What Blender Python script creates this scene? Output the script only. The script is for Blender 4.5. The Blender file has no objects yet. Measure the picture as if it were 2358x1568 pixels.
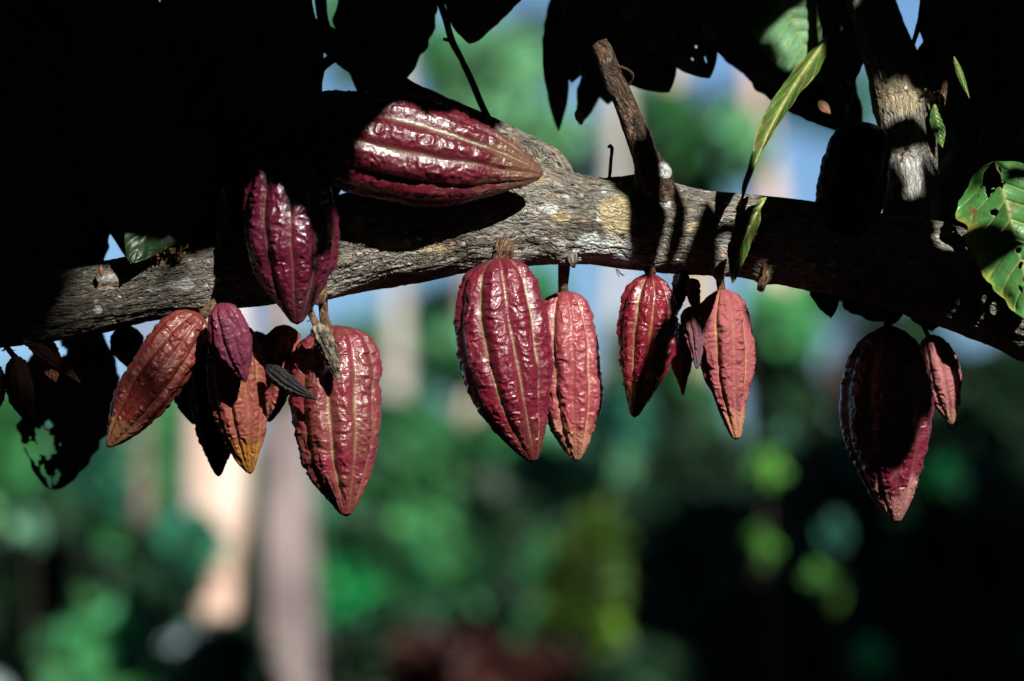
import bpy, math, random
import numpy as np
from mathutils import Vector
S = bpy.context.scene
C = S.collection
R = math.radians

# ------------------------------------------------------------------ camera
DF = 5.0                       # focus distance, frame is 1 m wide there
TILT = R(5)
CAMP = np.array([0.0, -5.0, 1.5])
FW = np.array([0.0, math.cos(TILT), math.sin(TILT)])
UP = np.array([0.0, -math.sin(TILT), math.cos(TILT)])
RT = np.array([1.0, 0.0, 0.0])
cd = bpy.data.cameras.new('camera'); cam = bpy.data.objects.new('camera', cd); C.objects.link(cam)
cam.location = CAMP; cam.rotation_euler = (math.pi/2 + TILT, 0, 0)
cd.lens = 180; cd.sensor_width = 36; cd.clip_start = 0.1; cd.clip_end = 2000
cd.dof.use_dof = True; cd.dof.focus_distance = DF - 0.05; cd.dof.aperture_fstop = 3.1
S.camera = cam
def P(px, py, d=0.0):
    """photo pixel (2358 wide) at depth d metres beyond the focus plane -> world point"""
    k = (DF + d) / DF / 2358.0
    return CAMP + FW*(DF+d) + RT*((px-1179)*k) + UP*((784-py)*k)
PXM = 1/2358.0
# ------------------------------------------------------------------ sun and sky
SEL, SAZ = R(29), R(22)
SUN = np.array([math.sin(SAZ)*math.cos(SEL), -math.cos(SAZ)*math.cos(SEL), math.sin(SEL)])
ld = bpy.data.lights.new('sun', 'SUN'); ld.energy = 5.0; ld.angle = R(0.53); ld.color = (1.0, 0.965, 0.91)
sun = bpy.data.objects.new('sun', ld); C.objects.link(sun)
sun.rotation_euler = Vector(SUN).to_track_quat('Z', 'Y').to_euler(); sun.location = (3, -8, 8)
W = bpy.data.worlds.new('World'); S.world = W; W.use_nodes = True
nt = W.node_tree; bg = nt.nodes['Background']
sky = nt.nodes.new('ShaderNodeTexSky'); sky.sky_type = 'NISHITA'; sky.sun_disc = False
sky.sun_elevation = SEL; sky.sun_rotation = math.atan2(SUN[0], SUN[1]); sky.air_density = 1.0; sky.dust_density = 0.0; sky.ozone_density = 6; sky.altitude = 1500
nt.links.new(sky.outputs[0], bg.inputs[0]); bg.inputs[1].default_value = 0.05
S.view_settings.view_transform = 'Standard'; S.view_settings.look = 'None'
S.view_settings.exposure = 0.85; S.view_settings.gamma = 1
S.cycles.max_bounces = 6; S.cycles.transparent_max_bounces = 8
S.cycles.sample_clamp_indirect = 4

# ------------------------------------------------------------------ numpy helpers
def _h(ix, iy, iz, seed):
    n = (ix.astype(np.int64)*374761393 + iy.astype(np.int64)*668265263 + iz.astype(np.int64)*2147483647 + seed*1274126177) & 0x7fffffff
    n = ((n ^ (n >> 13)) * 1274126177) & 0x7fffffff
    n = (n ^ (n >> 16)) & 0xffffff
    return n / float(0xffffff)
def vn(x, y, z=0.0, seed=0):
    """value noise in -1..1"""
    x = np.asarray(x, float); y = np.asarray(y, float); z = np.asarray(z, float) + np.zeros_like(x)
    ix, iy, iz = np.floor(x), np.floor(y), np.floor(z)
    fx, fy, fz = x-ix, y-iy, z-iz
    fx, fy, fz = [f*f*f*(f*(f*6-15)+10) for f in (fx, fy, fz)]
    r = 0
    for dx in (0, 1):
        for dy in (0, 1):
            for dz in (0, 1):
                r = r + _h(ix+dx, iy+dy, iz+dz, seed) * (fx if dx else 1-fx) * (fy if dy else 1-fy) * (fz if dz else 1-fz)
    return r*2-1
def fbm(x, y, z=0.0, seed=0, o=3):
    a, s, t = 1.0, 0, 0
    for i in range(o):
        s = s + a*vn(x*2**i, y*2**i, np.asarray(z)*2**i, seed+i*7); t += a; a *= .5
    return s/t
def unit(v): v = np.asarray(v, float); return v/np.linalg.norm(v)
def mesh_np(name, verts, faces, mat, parent=None, attrs=None, uv=None, smooth=True, origin=None, matidx=None, mats=None):
    """verts (N,3), faces (M,4) or (M,3) arrays"""
    verts = np.asarray(verts, float)
    if parent is not None: org = np.array(parent.location)
    elif origin is not None: org = np.asarray(origin, float)
    else: org = np.zeros(3)
    me = bpy.data.meshes.new(name)
    faces = np.asarray(faces, np.int32); k = faces.shape[1]
    me.vertices.add(len(verts)); me.vertices.foreach_set('co', (verts-org).astype(np.float32).ravel())
    me.loops.add(faces.size); me.loops.foreach_set('vertex_index', faces.ravel())
    me.polygons.add(len(faces)); me.polygons.foreach_set('loop_start', np.arange(0, faces.size, k, dtype=np.int32))
    me.polygons.foreach_set('loop_total', np.full(len(faces), k, np.int32))
    me.update(calc_edges=True)
    me.polygons.foreach_set('use_smooth', np.full(len(faces), smooth, bool))
    for n, v in (attrs or {}).items():
        v = np.asarray(v, np.float32)
        if v.ndim == 1:
            a = me.attributes.new(n, 'FLOAT', 'POINT'); a.data.foreach_set('value', v)
        else:
            a = me.attributes.new(n, 'FLOAT_COLOR', 'POINT'); a.data.foreach_set('color', np.c_[v, np.ones(len(v))].astype(np.float32).ravel())
    if uv is not None:
        l = me.uv_layers.new(name='UVMap'); l.data.foreach_set('uv', np.asarray(uv, np.float32)[faces.ravel()].ravel())
    for m in (mats or [mat]): me.materials.append(m)
    if matidx is not None: me.polygons.foreach_set('material_index', np.asarray(matidx, np.int32))
    me.validate()
    o = bpy.data.objects.new(name, me); C.objects.link(o)
    if parent is not None: o.parent = parent
    else: o.location = org
    return o
def grid_faces(nu, nv, wrap):
    i, j = np.meshgrid(np.arange(nu-1), np.arange(nv if wrap else nv-1), indexing='ij')
    j2 = (j+1) % nv
    return np.stack([i*nv+j, i*nv+j2, (i+1)*nv+j2, (i+1)*nv+j], -1).reshape(-1, 4)
def empty(name, loc, label=None, cat=None, group=None, kind=None):
    o = bpy.data.objects.new(name, None); C.objects.link(o); o.location = loc; o.empty_display_size = .05
    tag(o, label, cat, group, kind); return o
def tag(o, label=None, cat=None, group=None, kind=None):
    if label: o['label'] = label
    if cat: o['category'] = cat
    if group: o['group'] = group
    if kind: o['kind'] = kind
    return o
def spline(pts, n):
    """Catmull-Rom through rows of pts"""
    p = np.asarray(pts, float); m = len(p)
    if m == 2: p = np.array([p[0], (p[0]+p[1])/2, p[1]]); m = 3
    q = np.vstack([2*p[0]-p[1], p, 2*p[-1]-p[-2]])
    out = []
    for t in np.linspace(0, m-1-1e-9, n):
        i = int(t); f = t-i; a, b, c, d = q[i:i+4]
        out.append(.5*((2*b)+(-a+c)*f+(2*a-5*b+4*c-d)*f*f+(-a+3*b-3*c+d)*f**3))
    return np.array(out)

# ------------------------------------------------------------------ materials
def newmat(name):
    m = bpy.data.materials.new(name); m.use_nodes = True
    n = m.node_tree.nodes; b = n['Principled BSDF']
    return m, n, m.node_tree.links, b
def N(n, t, **k):
    x = n.new(t)
    for a, v in k.items(): setattr(x, a, v)
    return x
def mixc(n, l, fac, a, b, blend='MIX'):
    m = N(n, 'ShaderNodeMix', data_type='RGBA', blend_type=blend)
    for s, v in ((0, fac), (6, a), (7, b)):
        if hasattr(v, 'is_linked') or hasattr(v, 'links'): l.new(v, m.inputs[s])
        elif isinstance(v, (int, float)): m.inputs[s].default_value = v
        else: m.inputs[s].default_value = (*v, 1)
    return m.outputs[2]
def ramp(n, l, src, pts, interp='LINEAR'):
    r = N(n, 'ShaderNodeValToRGB'); r.color_ramp.interpolation = interp
    e = r.color_ramp.elements
    while len(e) < len(pts): e.new(.5)
    for x, (p, c) in zip(e, pts): x.position = p; x.color = (*c, 1) if not isinstance(c, (int, float)) else (c, c, c, 1)
    l.new(src, r.inputs[0]); return r.outputs[0]
def noise(n, l, vec, scale, detail=4, rough=.55, dist=0):
    t = N(n, 'ShaderNodeTexNoise'); t.inputs['Scale'].default_value = scale; t.inputs['Detail'].default_value = detail
    t.inputs['Roughness'].default_value = rough; t.inputs['Distortion'].default_value = dist
    if vec is not None: l.new(vec, t.inputs['Vector'])
    return t.outputs['Fac']
def mapping(n, l, vec, sc):
    m = N(n, 'ShaderNodeMapping'); m.inputs['Scale'].default_value = sc; l.new(vec, m.inputs['Vector']); return m.outputs[0]
def attr(n, name):
    a = N(n, 'ShaderNodeAttribute', attribute_name=name); return a
def bump(n, l, h, strength, dist, prev=None):
    b = N(n, 'ShaderNodeBump'); b.inputs['Strength'].default_value = strength; b.inputs['Distance'].default_value = dist
    l.new(h, b.inputs['Height'])
    if prev is not None: l.new(prev, b.inputs['Normal'])
    return b.outputs[0]

def bark_mat(name, cols, lichen=0.5, scale=1.0, speck=(.55, .55, .48), dark=(.02, .014, .01), rough=.85):
    """cols: three base colours; UV in metres (u along, v around)"""
    m, n, l, b = newmat(name)
    uv = N(n, 'ShaderNodeTexCoord').outputs['UV']
    big = noise(n, l, mapping(n, l, uv, (14*scale, 22*scale, 1)), 1, 5, .6, .4)
    col = ramp(n, l, big, [(.32, cols[0]), (.5, cols[1]), (.66, cols[2])])
    mid = noise(n, l, mapping(n, l, uv, (120*scale, 260*scale, 1)), 1, 4, .7, .3)
    col = mixc(n, l, .55, col, ramp(n, l, mid, [(.3, .25), (.6, .9), (.75, 1.35)]), 'MULTIPLY')
    hue = noise(n, l, mapping(n, l, uv, (60*scale, 90*scale, 1)), 1, 2)
    col = mixc(n, l, ramp(n, l, hue, [(.56, 0.), (.70, .45)]), col, (.40, .23, .14))
    col = mixc(n, l, ramp(n, l, hue, [(.30, .5), (.42, 0.)]), col, (.13, .16, .07))
    crack = noise(n, l, mapping(n, l, uv, (85*scale, 360*scale, 1)), 1, 5, .65, .6)
    ck = ramp(n, l, crack, [(.38, 1.), (.46, 0.)])
    pv = N(n, 'ShaderNodeTexVoronoi', feature='DISTANCE_TO_EDGE'); pv.inputs['Scale'].default_value = 1
    wn = N(n, 'ShaderNodeTexNoise'); wn.inputs['Scale'].default_value = 60; wn.inputs['Detail'].default_value = 3; l.new(uv, wn.inputs['Vector'])
    wa = N(n, 'ShaderNodeVectorMath', operation='SCALE'); l.new(wn.outputs['Color'], wa.inputs[0]); wa.inputs['Scale'].default_value = .022
    wb = N(n, 'ShaderNodeVectorMath', operation='ADD'); l.new(uv, wb.inputs[0]); l.new(wa.outputs[0], wb.inputs[1])
    l.new(mapping(n, l, wb.outputs[0], (70*scale, 330*scale, 1)), pv.inputs['Vector'])
    pc = N(n, 'ShaderNodeTexVoronoi', feature='F1'); pc.inputs['Scale'].default_value = 1; l.new(mapping(n, l, wb.outputs[0], (70*scale, 330*scale, 1)), pc.inputs['Vector'])
    col = mixc(n, l, .45, col, ramp(n, l, pc.outputs['Color'], [(.1, .45), (.9, 1.45)]), 'MULTIPLY')
    pe = ramp(n, l, pv.outputs['Distance'], [(.0, .9), (.11, 0.)])
    col = mixc(n, l, mixc(n, l, ramp(n, l, big, [(.38, .1), (.62, .6)]), (0, 0, 0), pe), col, dark)
    # crustose lichen: pale flecks of different size
    v = N(n, 'ShaderNodeTexVoronoi', feature='F1'); v.inputs['Scale'].default_value = 1; v.inputs['Randomness'].default_value = 1
    wob = noise(n, l, mapping(n, l, uv, (300, 300, 1)), 1, 3)
    l.new(mapping(n, l, uv, (75*scale, 95*scale, 1)), v.inputs['Vector'])
    add = N(n, 'ShaderNodeMath', operation='ADD'); l.new(v.outputs['Distance'], add.inputs[0])
    ms = N(n, 'ShaderNodeMath', operation='MULTIPLY'); l.new(wob, ms.inputs[0]); ms.inputs[1].default_value = .5; l.new(ms.outputs[0], add.inputs[1])
    patch = noise(n, l, mapping(n, l, uv, (16, 20, 1)), 1, 3, .6, .5)
    f1 = ramp(n, l, add.outputs[0], [(.42, 1.), (.47, 0.)])
    f2 = ramp(n, l, patch, [(.42, 0.), (.52, 1.)])
    f3 = ramp(n, l, v.outputs['Color'], [(.32, 0.), (.42, 1.)])
    mul = N(n, 'ShaderNodeMath', operation='MULTIPLY'); l.new(f1, mul.inputs[0]); l.new(f2, mul.inputs[1])
    mul2 = N(n, 'ShaderNodeMath', operation='MULTIPLY'); l.new(mul.outputs[0], mul2.inputs[0]); l.new(f3, mul2.inputs[1])
    mul3 = N(n, 'ShaderNodeMath', operation='MULTIPLY'); l.new(mul2.outputs[0], mul3.inputs[0]); mul3.inputs[1].default_value = lichen
    col = mixc(n, l, mul3.outputs[0], col, speck)
    col = mixc(n, l, ck, col, dark)
    pa = attr(n, 'patch')                         # painted patches: r white, g yellow lichen and sun spots, b dark left end
    sp = N(n, 'ShaderNodeSeparateColor'); l.new(pa.outputs['Color'], sp.inputs[0])
    grain = ramp(n, l, mid, [(.35, .45), (.6, 1.)])
    def pm(o, c, colr, k=1.0):
        q = N(n, 'ShaderNodeMath', operation='MULTIPLY'); l.new(o, q.inputs[0]); l.new(grain, q.inputs[1])
        return mixc(n, l, q.outputs[0], c, colr)
    col = pm(sp.outputs[0], col, (.52, .54, .52)); col = pm(sp.outputs[1], col, (.50, .40, .21))
    col = mixc(n, l, sp.outputs[2], col, mixc(n, l, .75, col, (.25, .17, .12), 'MULTIPLY'))
    l.new(col, b.inputs['Base Color']); b.inputs['Roughness'].default_value = rough; b.inputs['Specular IOR Level'].default_value = .3
    h = mixc(n, l, .5, ramp(n, l, crack, [(.34, 0.), (.5, .8), (.8, 1.)]), mid)
    h = mixc(n, l, .4, h, ramp(n, l, pv.outputs['Distance'], [(.0, 0.), (.2, 1.)]))
    l.new(bump(n, l, h, 1.0, .0045), b.inputs['Normal'])
    return m
BARK = bark_mat('bark_grey', [(.11, .097, .077), (.255, .235, .19), (.345, .33, .29)], .9)
BARKB = bark_mat('bark_brown', [(.04, .025, .017), (.10, .06, .038), (.16, .105, .07)], .25)
STALK = bark_mat('stalk_brown', [(.10, .05, .025), (.23, .125, .06), (.26, .16, .09)], .1, 1.6)

def pod_mat(name, base, base2, furrow, tip, rough=.30, fur=1.0, tipamt=.6, mottle=.35, coat=.3, dust=0.0, dustc=(.5, .4, .36)):
    m, n, l, b = newmat(name)
    obj = N(n, 'ShaderNodeTexCoord').outputs['Object']
    big = noise(n, l, obj, 26, 4, .6, .5)
    col = mixc(n, l, ramp(n, l, big, [(.40, 0.), (.66, mottle*2.2)]), base, base2)
    fine = noise(n, l, obj, 420, 3, .7)
    col = mixc(n, l, .45, col, ramp(n, l, fine, [(.25, .5), (.5, .95), (.8, 1.35)]), 'MULTIPLY')
    t = attr(n, 'tip').outputs['Fac']
    nb = noise(n, l, obj, 60, 4)
    ta = N(n, 'ShaderNodeMath', operation='MULTIPLY_ADD'); l.new(nb, ta.inputs[0]); ta.inputs[1].default_value = .35; l.new(t, ta.inputs[2])
    col = mixc(n, l, ramp(n, l, ta.outputs[0], [(.95, 0.), (1.22, tipamt)]), col, tip)
    f = attr(n, 'furrow').outputs['Fac']
    fm = N(n, 'ShaderNodeMath', operation='MULTIPLY'); l.new(f, fm.inputs[0])
    l.new(ramp(n, l, noise(n, l, obj, 35, 3), [(.34, .08*fur), (.58, .75*fur)]), fm.inputs[1])
    col = mixc(n, l, fm.outputs[0], col, furrow)
    if dust > 0:
        dn = noise(n, l, obj, 45, 5, .75, .6)
        col = mixc(n, l, ramp(n, l, dn, [(.5-.1*dust, 0.), (.62, min(1, dust))]), col, dustc)
    sc = noise(n, l, mapping(n, l, obj, (1, 1, .6)), 75, 5, .75, 1.2)
    col = mixc(n, l, ramp(n, l, sc, [(.60, 0.), (.70, .55)]), col, (.16, .10, .06))
    # tiny specks
    v = N(n, 'ShaderNodeTexVoronoi'); v.inputs['Scale'].default_value = 95; l.new(obj, v.inputs['Vector'])
    col = mixc(n, l, ramp(n, l, v.outputs['Distance'], [(.05, .55), (.09, 0.)]), col, (.07, .03, .02))
    l.new(col, b.inputs['Base Color'])
    b.inputs['Specular IOR Level'].default_value = .5 if rough < .5 else .15
    rn = ramp(n, l, noise(n, l, obj, 90, 5, .7), [(.3, rough-.05), (.7, rough+.09)])
    l.new(rn, b.inputs['Roughness'])
    b.inputs['Coat Weight'].default_value = coat*.7; b.inputs['Coat Roughness'].default_value = .2
    h1 = noise(n, l, obj, 330, 3, .6, .3); b1 = bump(n, l, h1, .75, .0014)
    h2 = noise(n, l, obj, 1100, 2, .6); b2 = bump(n, l, h2, .4, .0004, b1)
    l.new(b2, b.inputs['Normal'])
    return m

def leaf_mat(name, col, col2, vein, rough=.42, trans=.25, spots=0.0, spotc=(.16, .07, .03)):
    m, n, l, b = newmat(name)
    obj = N(n, 'ShaderNodeTexCoord').outputs['Object']
    c = mixc(n, l, ramp(n, l, noise(n, l, obj, 18, 4, .6), [(.35, 0.), (.68, 1.)]), col, col2)
    c = mixc(n, l, .5, c, ramp(n, l, noise(n, l, obj, 260, 4, .7), [(.3, .55), (.7, 1.3)]), 'MULTIPLY')
    c = mixc(n, l, attr(n, 'vein').outputs['Fac'], c, vein)
    if spots:
        c = mixc(n, l, ramp(n, l, noise(n, l, obj, 40, 5, .75), [(.6-.1*spots, 0.), (.66, 1.)]), c, spotc)
        e = attr(n, 'edge').outputs['Fac']
        ea = N(n, 'ShaderNodeMath', operation='MULTIPLY'); l.new(e, ea.inputs[0]); l.new(noise(n, l, obj, 22, 4, .7), ea.inputs[1])
        c = mixc(n, l, ramp(n, l, ea.outputs[0], [(.44, 0.), (.56, .9)]), c, (.33, .36, .06))
        c = mixc(n, l, ramp(n, l, ea.outputs[0], [(.59, 0.), (.63, .9)]), c, (.22, .11, .06))
    l.new(c, b.inputs['Base Color']); b.inputs['Roughness'].default_value = rough
    l.new(bump(n, l, noise(n, l, obj, 180, 4, .6), .35, .0015), b.inputs['Normal'])
    if trans:
        tr = N(n, 'ShaderNodeBsdfTranslucent'); l.new(c, tr.inputs[0]); ms = N(n, 'ShaderNodeMixShader'); ms.inputs[0].default_value = trans
        l.new(b.outputs[0], ms.inputs[1]); l.new(tr.outputs[0], ms.inputs[2])
        l.new(ms.outputs[0], n['Material Output'].inputs[0])
    return m
LEAFD = leaf_mat('leaf_dark', (.012, .034, .009), (.018, .045, .012), (.03, .055, .016), trans=.08)  # albedo lowered so leaves in shade fall nearer black
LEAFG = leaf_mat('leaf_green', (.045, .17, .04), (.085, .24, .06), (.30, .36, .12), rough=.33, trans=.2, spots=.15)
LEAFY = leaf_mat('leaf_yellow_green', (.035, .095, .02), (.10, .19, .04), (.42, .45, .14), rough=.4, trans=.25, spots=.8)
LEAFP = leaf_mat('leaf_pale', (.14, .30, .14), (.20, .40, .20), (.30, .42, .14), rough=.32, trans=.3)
LEAFO = leaf_mat('leaf_dead', (.36, .12, .05), (.25, .13, .07), (.3, .2, .1), rough=.6, trans=.2)

def cloud_mat(name, trans=.3, rough=.5):
    m, n, l, b = newmat(name)
    c = attr(n, 'col').outputs['Color']
    l.new(c, b.inputs['Base Color']); b.inputs['Roughness'].default_value = rough; b.inputs['Specular IOR Level'].default_value = .3
    tr = N(n, 'ShaderNodeBsdfTranslucent'); l.new(c, tr.inputs[0]); ms = N(n, 'ShaderNodeMixShader'); ms.inputs[0].default_value = trans
    l.new(b.outputs[0], ms.inputs[1]); l.new(tr.outputs[0], ms.inputs[2]); l.new(ms.outputs[0], n['Material Output'].inputs[0])
    return m
CLOUD = cloud_mat('foliage'); CLOUDD = cloud_mat('foliage_dense', 0.05, .6)

# ------------------------------------------------------------------ generic builders
def tube(name, path, mat, parent=None, nu=60, nv=24, amp=.0, freq=60., origin=None, knots=(), patch=None, seed=1, capr=True, stretch=4.0):
    """path rows: x,y,z,r in world metres"""
    q = spline(path, nu); c, r = q[:, :3], np.maximum(q[:, 3], 1e-4)
    d = np.gradient(c, axis=0); d /= np.linalg.norm(d, axis=1)[:, None]
    L = np.r_[0, np.cumsum(np.linalg.norm(np.diff(c, axis=0), axis=1))]
    ref = np.array([0, 1.0, .05]) if abs(d[0][1]) < .8 else np.array([1.0, 0, 0])
    s = np.cross(d, ref); s /= np.linalg.norm(s, axis=1)[:, None]; f = np.cross(s, d)
    th = np.linspace(0, 2*np.pi, nv+1)           # seam duplicated for the UV
    ct, st = np.cos(th), np.sin(th)
    dirv = s[:, None, :]*ct[None, :, None] + f[:, None, :]*st[None, :, None]
    rr = r[:, None]*np.ones(nv+1)[None, :]
    base = c[:, None, :] + dirv*rr[..., None]
    if amp:
        k = freq
        al = L[:, None]*np.ones(nv+1)[None, :]
        n1 = fbm(al*k/stretch, ct[None, :]*rr*k*1.3, st[None, :]*rr*k*1.3, seed, 4)
        n2 = fbm(al*k/stretch/4, ct[None, :]*rr*k/3, st[None, :]*rr*k/3, seed+50, 2)
        crack = -np.clip(.12-np.abs(n1), 0, 1)*6
        rr = rr + amp*(n1*.9 + crack + n2*2.2)
    for (pt, rad, hgt) in knots:
        dd = np.linalg.norm(base-np.asarray(pt)[None, None, :], axis=2)
        rr = rr + hgt*np.exp(-(dd/rad)**2)
    v = c[:, None, :] + dirv*rr[..., None]
    rm = float(r.mean())
    uv = np.stack([L[:, None]*np.ones(nv+1)[None, :], th[None, :]*rm*np.ones(nu)[:, None]], -1).reshape(-1, 2)
    V = v.reshape(-1, 3); F = grid_faces(nu, nv+1, False)
    # end caps
    V = np.vstack([V, c[0]-d[0]*r[0]*.3, c[-1]+d[-1]*r[-1]*.3]); uv = np.vstack([uv, [0, 0], [L[-1], 0]])
    a, b = len(V)-2, len(V)-1
    i = np.arange(nv)
    F = np.vstack([F, np.stack([i+1, i, np.full(nv, a), np.full(nv, a)], -1), np.stack([(nu-1)*(nv+1)+i, (nu-1)*(nv+1)+i+1, np.full(nv, b), np.full(nv, b)], -1)])
    at = {'patch': patch(V) if patch else np.zeros((len(V), 3))}
    # degenerate quads -> build as polygons with triangles through bmesh-free path
    return mesh_mixed(name, V, F, mat, parent, at, uv, origin)
def mesh_mixed(name, V, F, mat, parent, at, uv, origin):
    tri = F[F[:, 2] == F[:, 3]][:, :3]; quad = F[F[:, 2] != F[:, 3]]
    q2 = np.vstack([tri, quad[:, [0, 1, 2]], quad[:, [0, 2, 3]]])
    return mesh_np(name, V, q2, mat, parent, at, uv, True, origin)
def ptube(name, pts, mat, parent=None, **k):
    """pts rows: px,py,depth,radius_px"""
    path = [np.r_[P(a, b, c), r*PXM*(DF+c)/DF] for a, b, c, r in pts]
    return tube(name, path, mat, parent, **k)

TIPROF = {
 'std':  [(0, .0), (.012, .20), (.035, .42), (.08, .64), (.16, .83), (.28, .96), (.40, 1.0), (.52, .98), (.64, .88), (.75, .71), (.85, .49), (.92, .31), (.96, .20), (.985, .12), (1, .0)],
 'blunt': [(0, .0), (.010, .24), (.03, .50), (.07, .73), (.15, .90), (.27, .99), (.42, 1.0), (.56, .96), (.70, .82), (.82, .60), (.90, .40), (.95, .25), (.985, .13), (1, .0)],
 'low':  [(0, .0), (.015, .15), (.05, .36), (.12, .60), (.22, .80), (.36, .95), (.50, 1.0), (.62, .95), (.73, .80), (.82, .60), (.90, .38), (.95, .24), (.985, .13), (1, .0)],
 'taper': [(0, .0), (.015, .24), (.05, .52), (.12, .80), (.22, .97), (.32, 1.0), (.45, .95), (.58, .82), (.70, .64), (.80, .46), (.88, .32), (.94, .22), (.98, .14), (1, .0)],
 'thin': [(0, .0), (.02, .25), (.07, .55), (.16, .85), (.28, 1.0), (.42, .97), (.55, .84), (.68, .66), (.80, .47), (.90, .30), (.96, .18), (1, .0)],
}
def pod(label, top, tip, wpx, mat, depth=0.0, tipdepth=None, prof='std', bow=0.0, roll=0.0, twist=.15, seed=0, groove=.11, lump=1.0,
        nk=10, stalk=None, name='cocoa_pod', cat='cocoa pod', group=None, nu=230, nv=220, furw=.10, squash=1.0, stalkmat=None, minor=.45, calyx=False):
    if tipdepth is None: tipdepth = depth
    a, b = P(*top, depth), P(*tip, tipdepth)
    root = empty(name, a, label, cat, group)
    t = np.linspace(0, 1, nu)**1.0
    t = .5-.5*np.cos(np.pi*t); t = .6*t+.4*np.linspace(0, 1, nu)
    ax = b-a; Ln = np.linalg.norm(ax); dv = ax/Ln
    fwd = -FW; s = unit(np.cross(dv, fwd)); f = unit(np.cross(s, dv))   # s: view plane, f: towards camera
    if np.dot(f, -FW) < 0: f = -f
    rad = wpx*.5*PXM*(DF+depth)/DF
    pr = np.array(TIPROF[prof]); Rr = np.interp(t, pr[:, 0], pr[:, 1])
    k = np.hanning(9); k /= k.sum(); Rs = np.convolve(np.pad(Rr, 4, mode='edge'), k, 'valid'); Rr = np.where((t > .04) & (t < .97), Rs, Rr)*rad
    c = a[None]+ax[None]*t[:, None]+s[None]*(bow*PXM*np.sin(np.pi*t))[:, None]
    th = np.linspace(0, 2*np.pi, nv, endpoint=False)
    T, TH = np.meshgrid(t, th, indexing='ij'); RR = Rr[:, None]*np.ones(nv)
    rng = np.random.RandomState(seed+100)
    # furrows: nk per turn, every other one deeper
    cx, cy = np.cos(TH), np.sin(TH)
    phi = TH + roll + twist*(T-.5) + .045*vn(T*7, cx*1.5, cy*1.5, seed)
    u = phi/(2*np.pi)*nk
    cell = np.floor(u+.5); du = (u-cell)                 # distance to the nearest furrow in cells
    idx = (cell.astype(int) % nk)
    jit = rng.uniform(.75, 1.25, nk); maj = np.where(np.arange(nk) % 2 == 0, 1.0, minor)*jit
    dep = maj[idx]
    fade = np.clip(T/.05, 0, 1)*np.clip((1-T)/.14, 0, 1)**.8
    wv = 1+.35*vn(T*18, idx*3.1, 0, seed+5)
    wid = .15*wv*(.8+.4*dep)
    g = np.exp(-(np.abs(du)/wid)**1.6)
    lobe = np.cos(np.clip(np.abs(du)*2, 0, 1)*np.pi/2)     # 1 at furrow, 0 mid lobe
    rel = -groove*dep*g*fade - .035*lobe**2*fade
    # rugose lumps between the furrows (metre scale)
    am = phi*rad; lm = T*Ln
    onl = np.clip((np.abs(du)-.12)/.22, 0, 1)
    per = cx*rad, cy*rad
    w1 = vn(lm*110, phi*nk/2/np.pi*1.7, 0, seed+11)
    n1 = vn(lm*(80+3*(seed % 9))+1.6*w1, per[0]*85, per[1]*85, seed+1)
    n2 = vn(lm*190+w1, per[0]*170, per[1]*170, seed+2)
    n3 = vn(lm*420, per[0]*300, per[1]*300, seed+3)
    lumps = (.0017*(1-np.abs(n1)*1.9)+.0010*(1-2*np.abs(n2))+.0003*n3)*lump
    big = .0026*vn(lm*28, per[0]*26, per[1]*26, seed+4)+rad*.07*vn(lm*11, per[0]*12, per[1]*12, seed+6)
    env = np.clip(T/.05, 0, 1)*np.clip((1-T)/.06, .2, 1)*np.clip(RR/rad*1.5, .35, 1)
    r = RR*(1+rel)+(lumps*(.25+.75*onl)+big)*env
    r = np.where(T <= 0, 0, r); r = np.where(T >= 1, 0, r); r = np.maximum(r, 0)
    dirv = s[None, None]*cx[..., None]+f[None, None]*cy[..., None]*squash
    v = c[:, None]+dirv*r[..., None]
    fl = np.exp(-(np.abs(du)/(.72*furw*(.75+.4*wv)))**2)*np.clip(dep, .35, 1.1)*np.clip(T/.06, 0, 1)*np.clip((1-T)/.16, 0, 1)
    fl = fl*rng.uniform(.3, 1.05, nk)[idx]
    V = v.reshape(-1, 3); F = grid_faces(nu, nv, True)
    mesh_np('husk', V, F, mat, root, {'furrow': fl.ravel(), 'tip': T.ravel()})
    if stalk:
        st = ptube('stalk', stalk, stalkmat or STALK, root, nu=40, nv=20, amp=.0007, freq=150, seed=seed)
    return root

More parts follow.
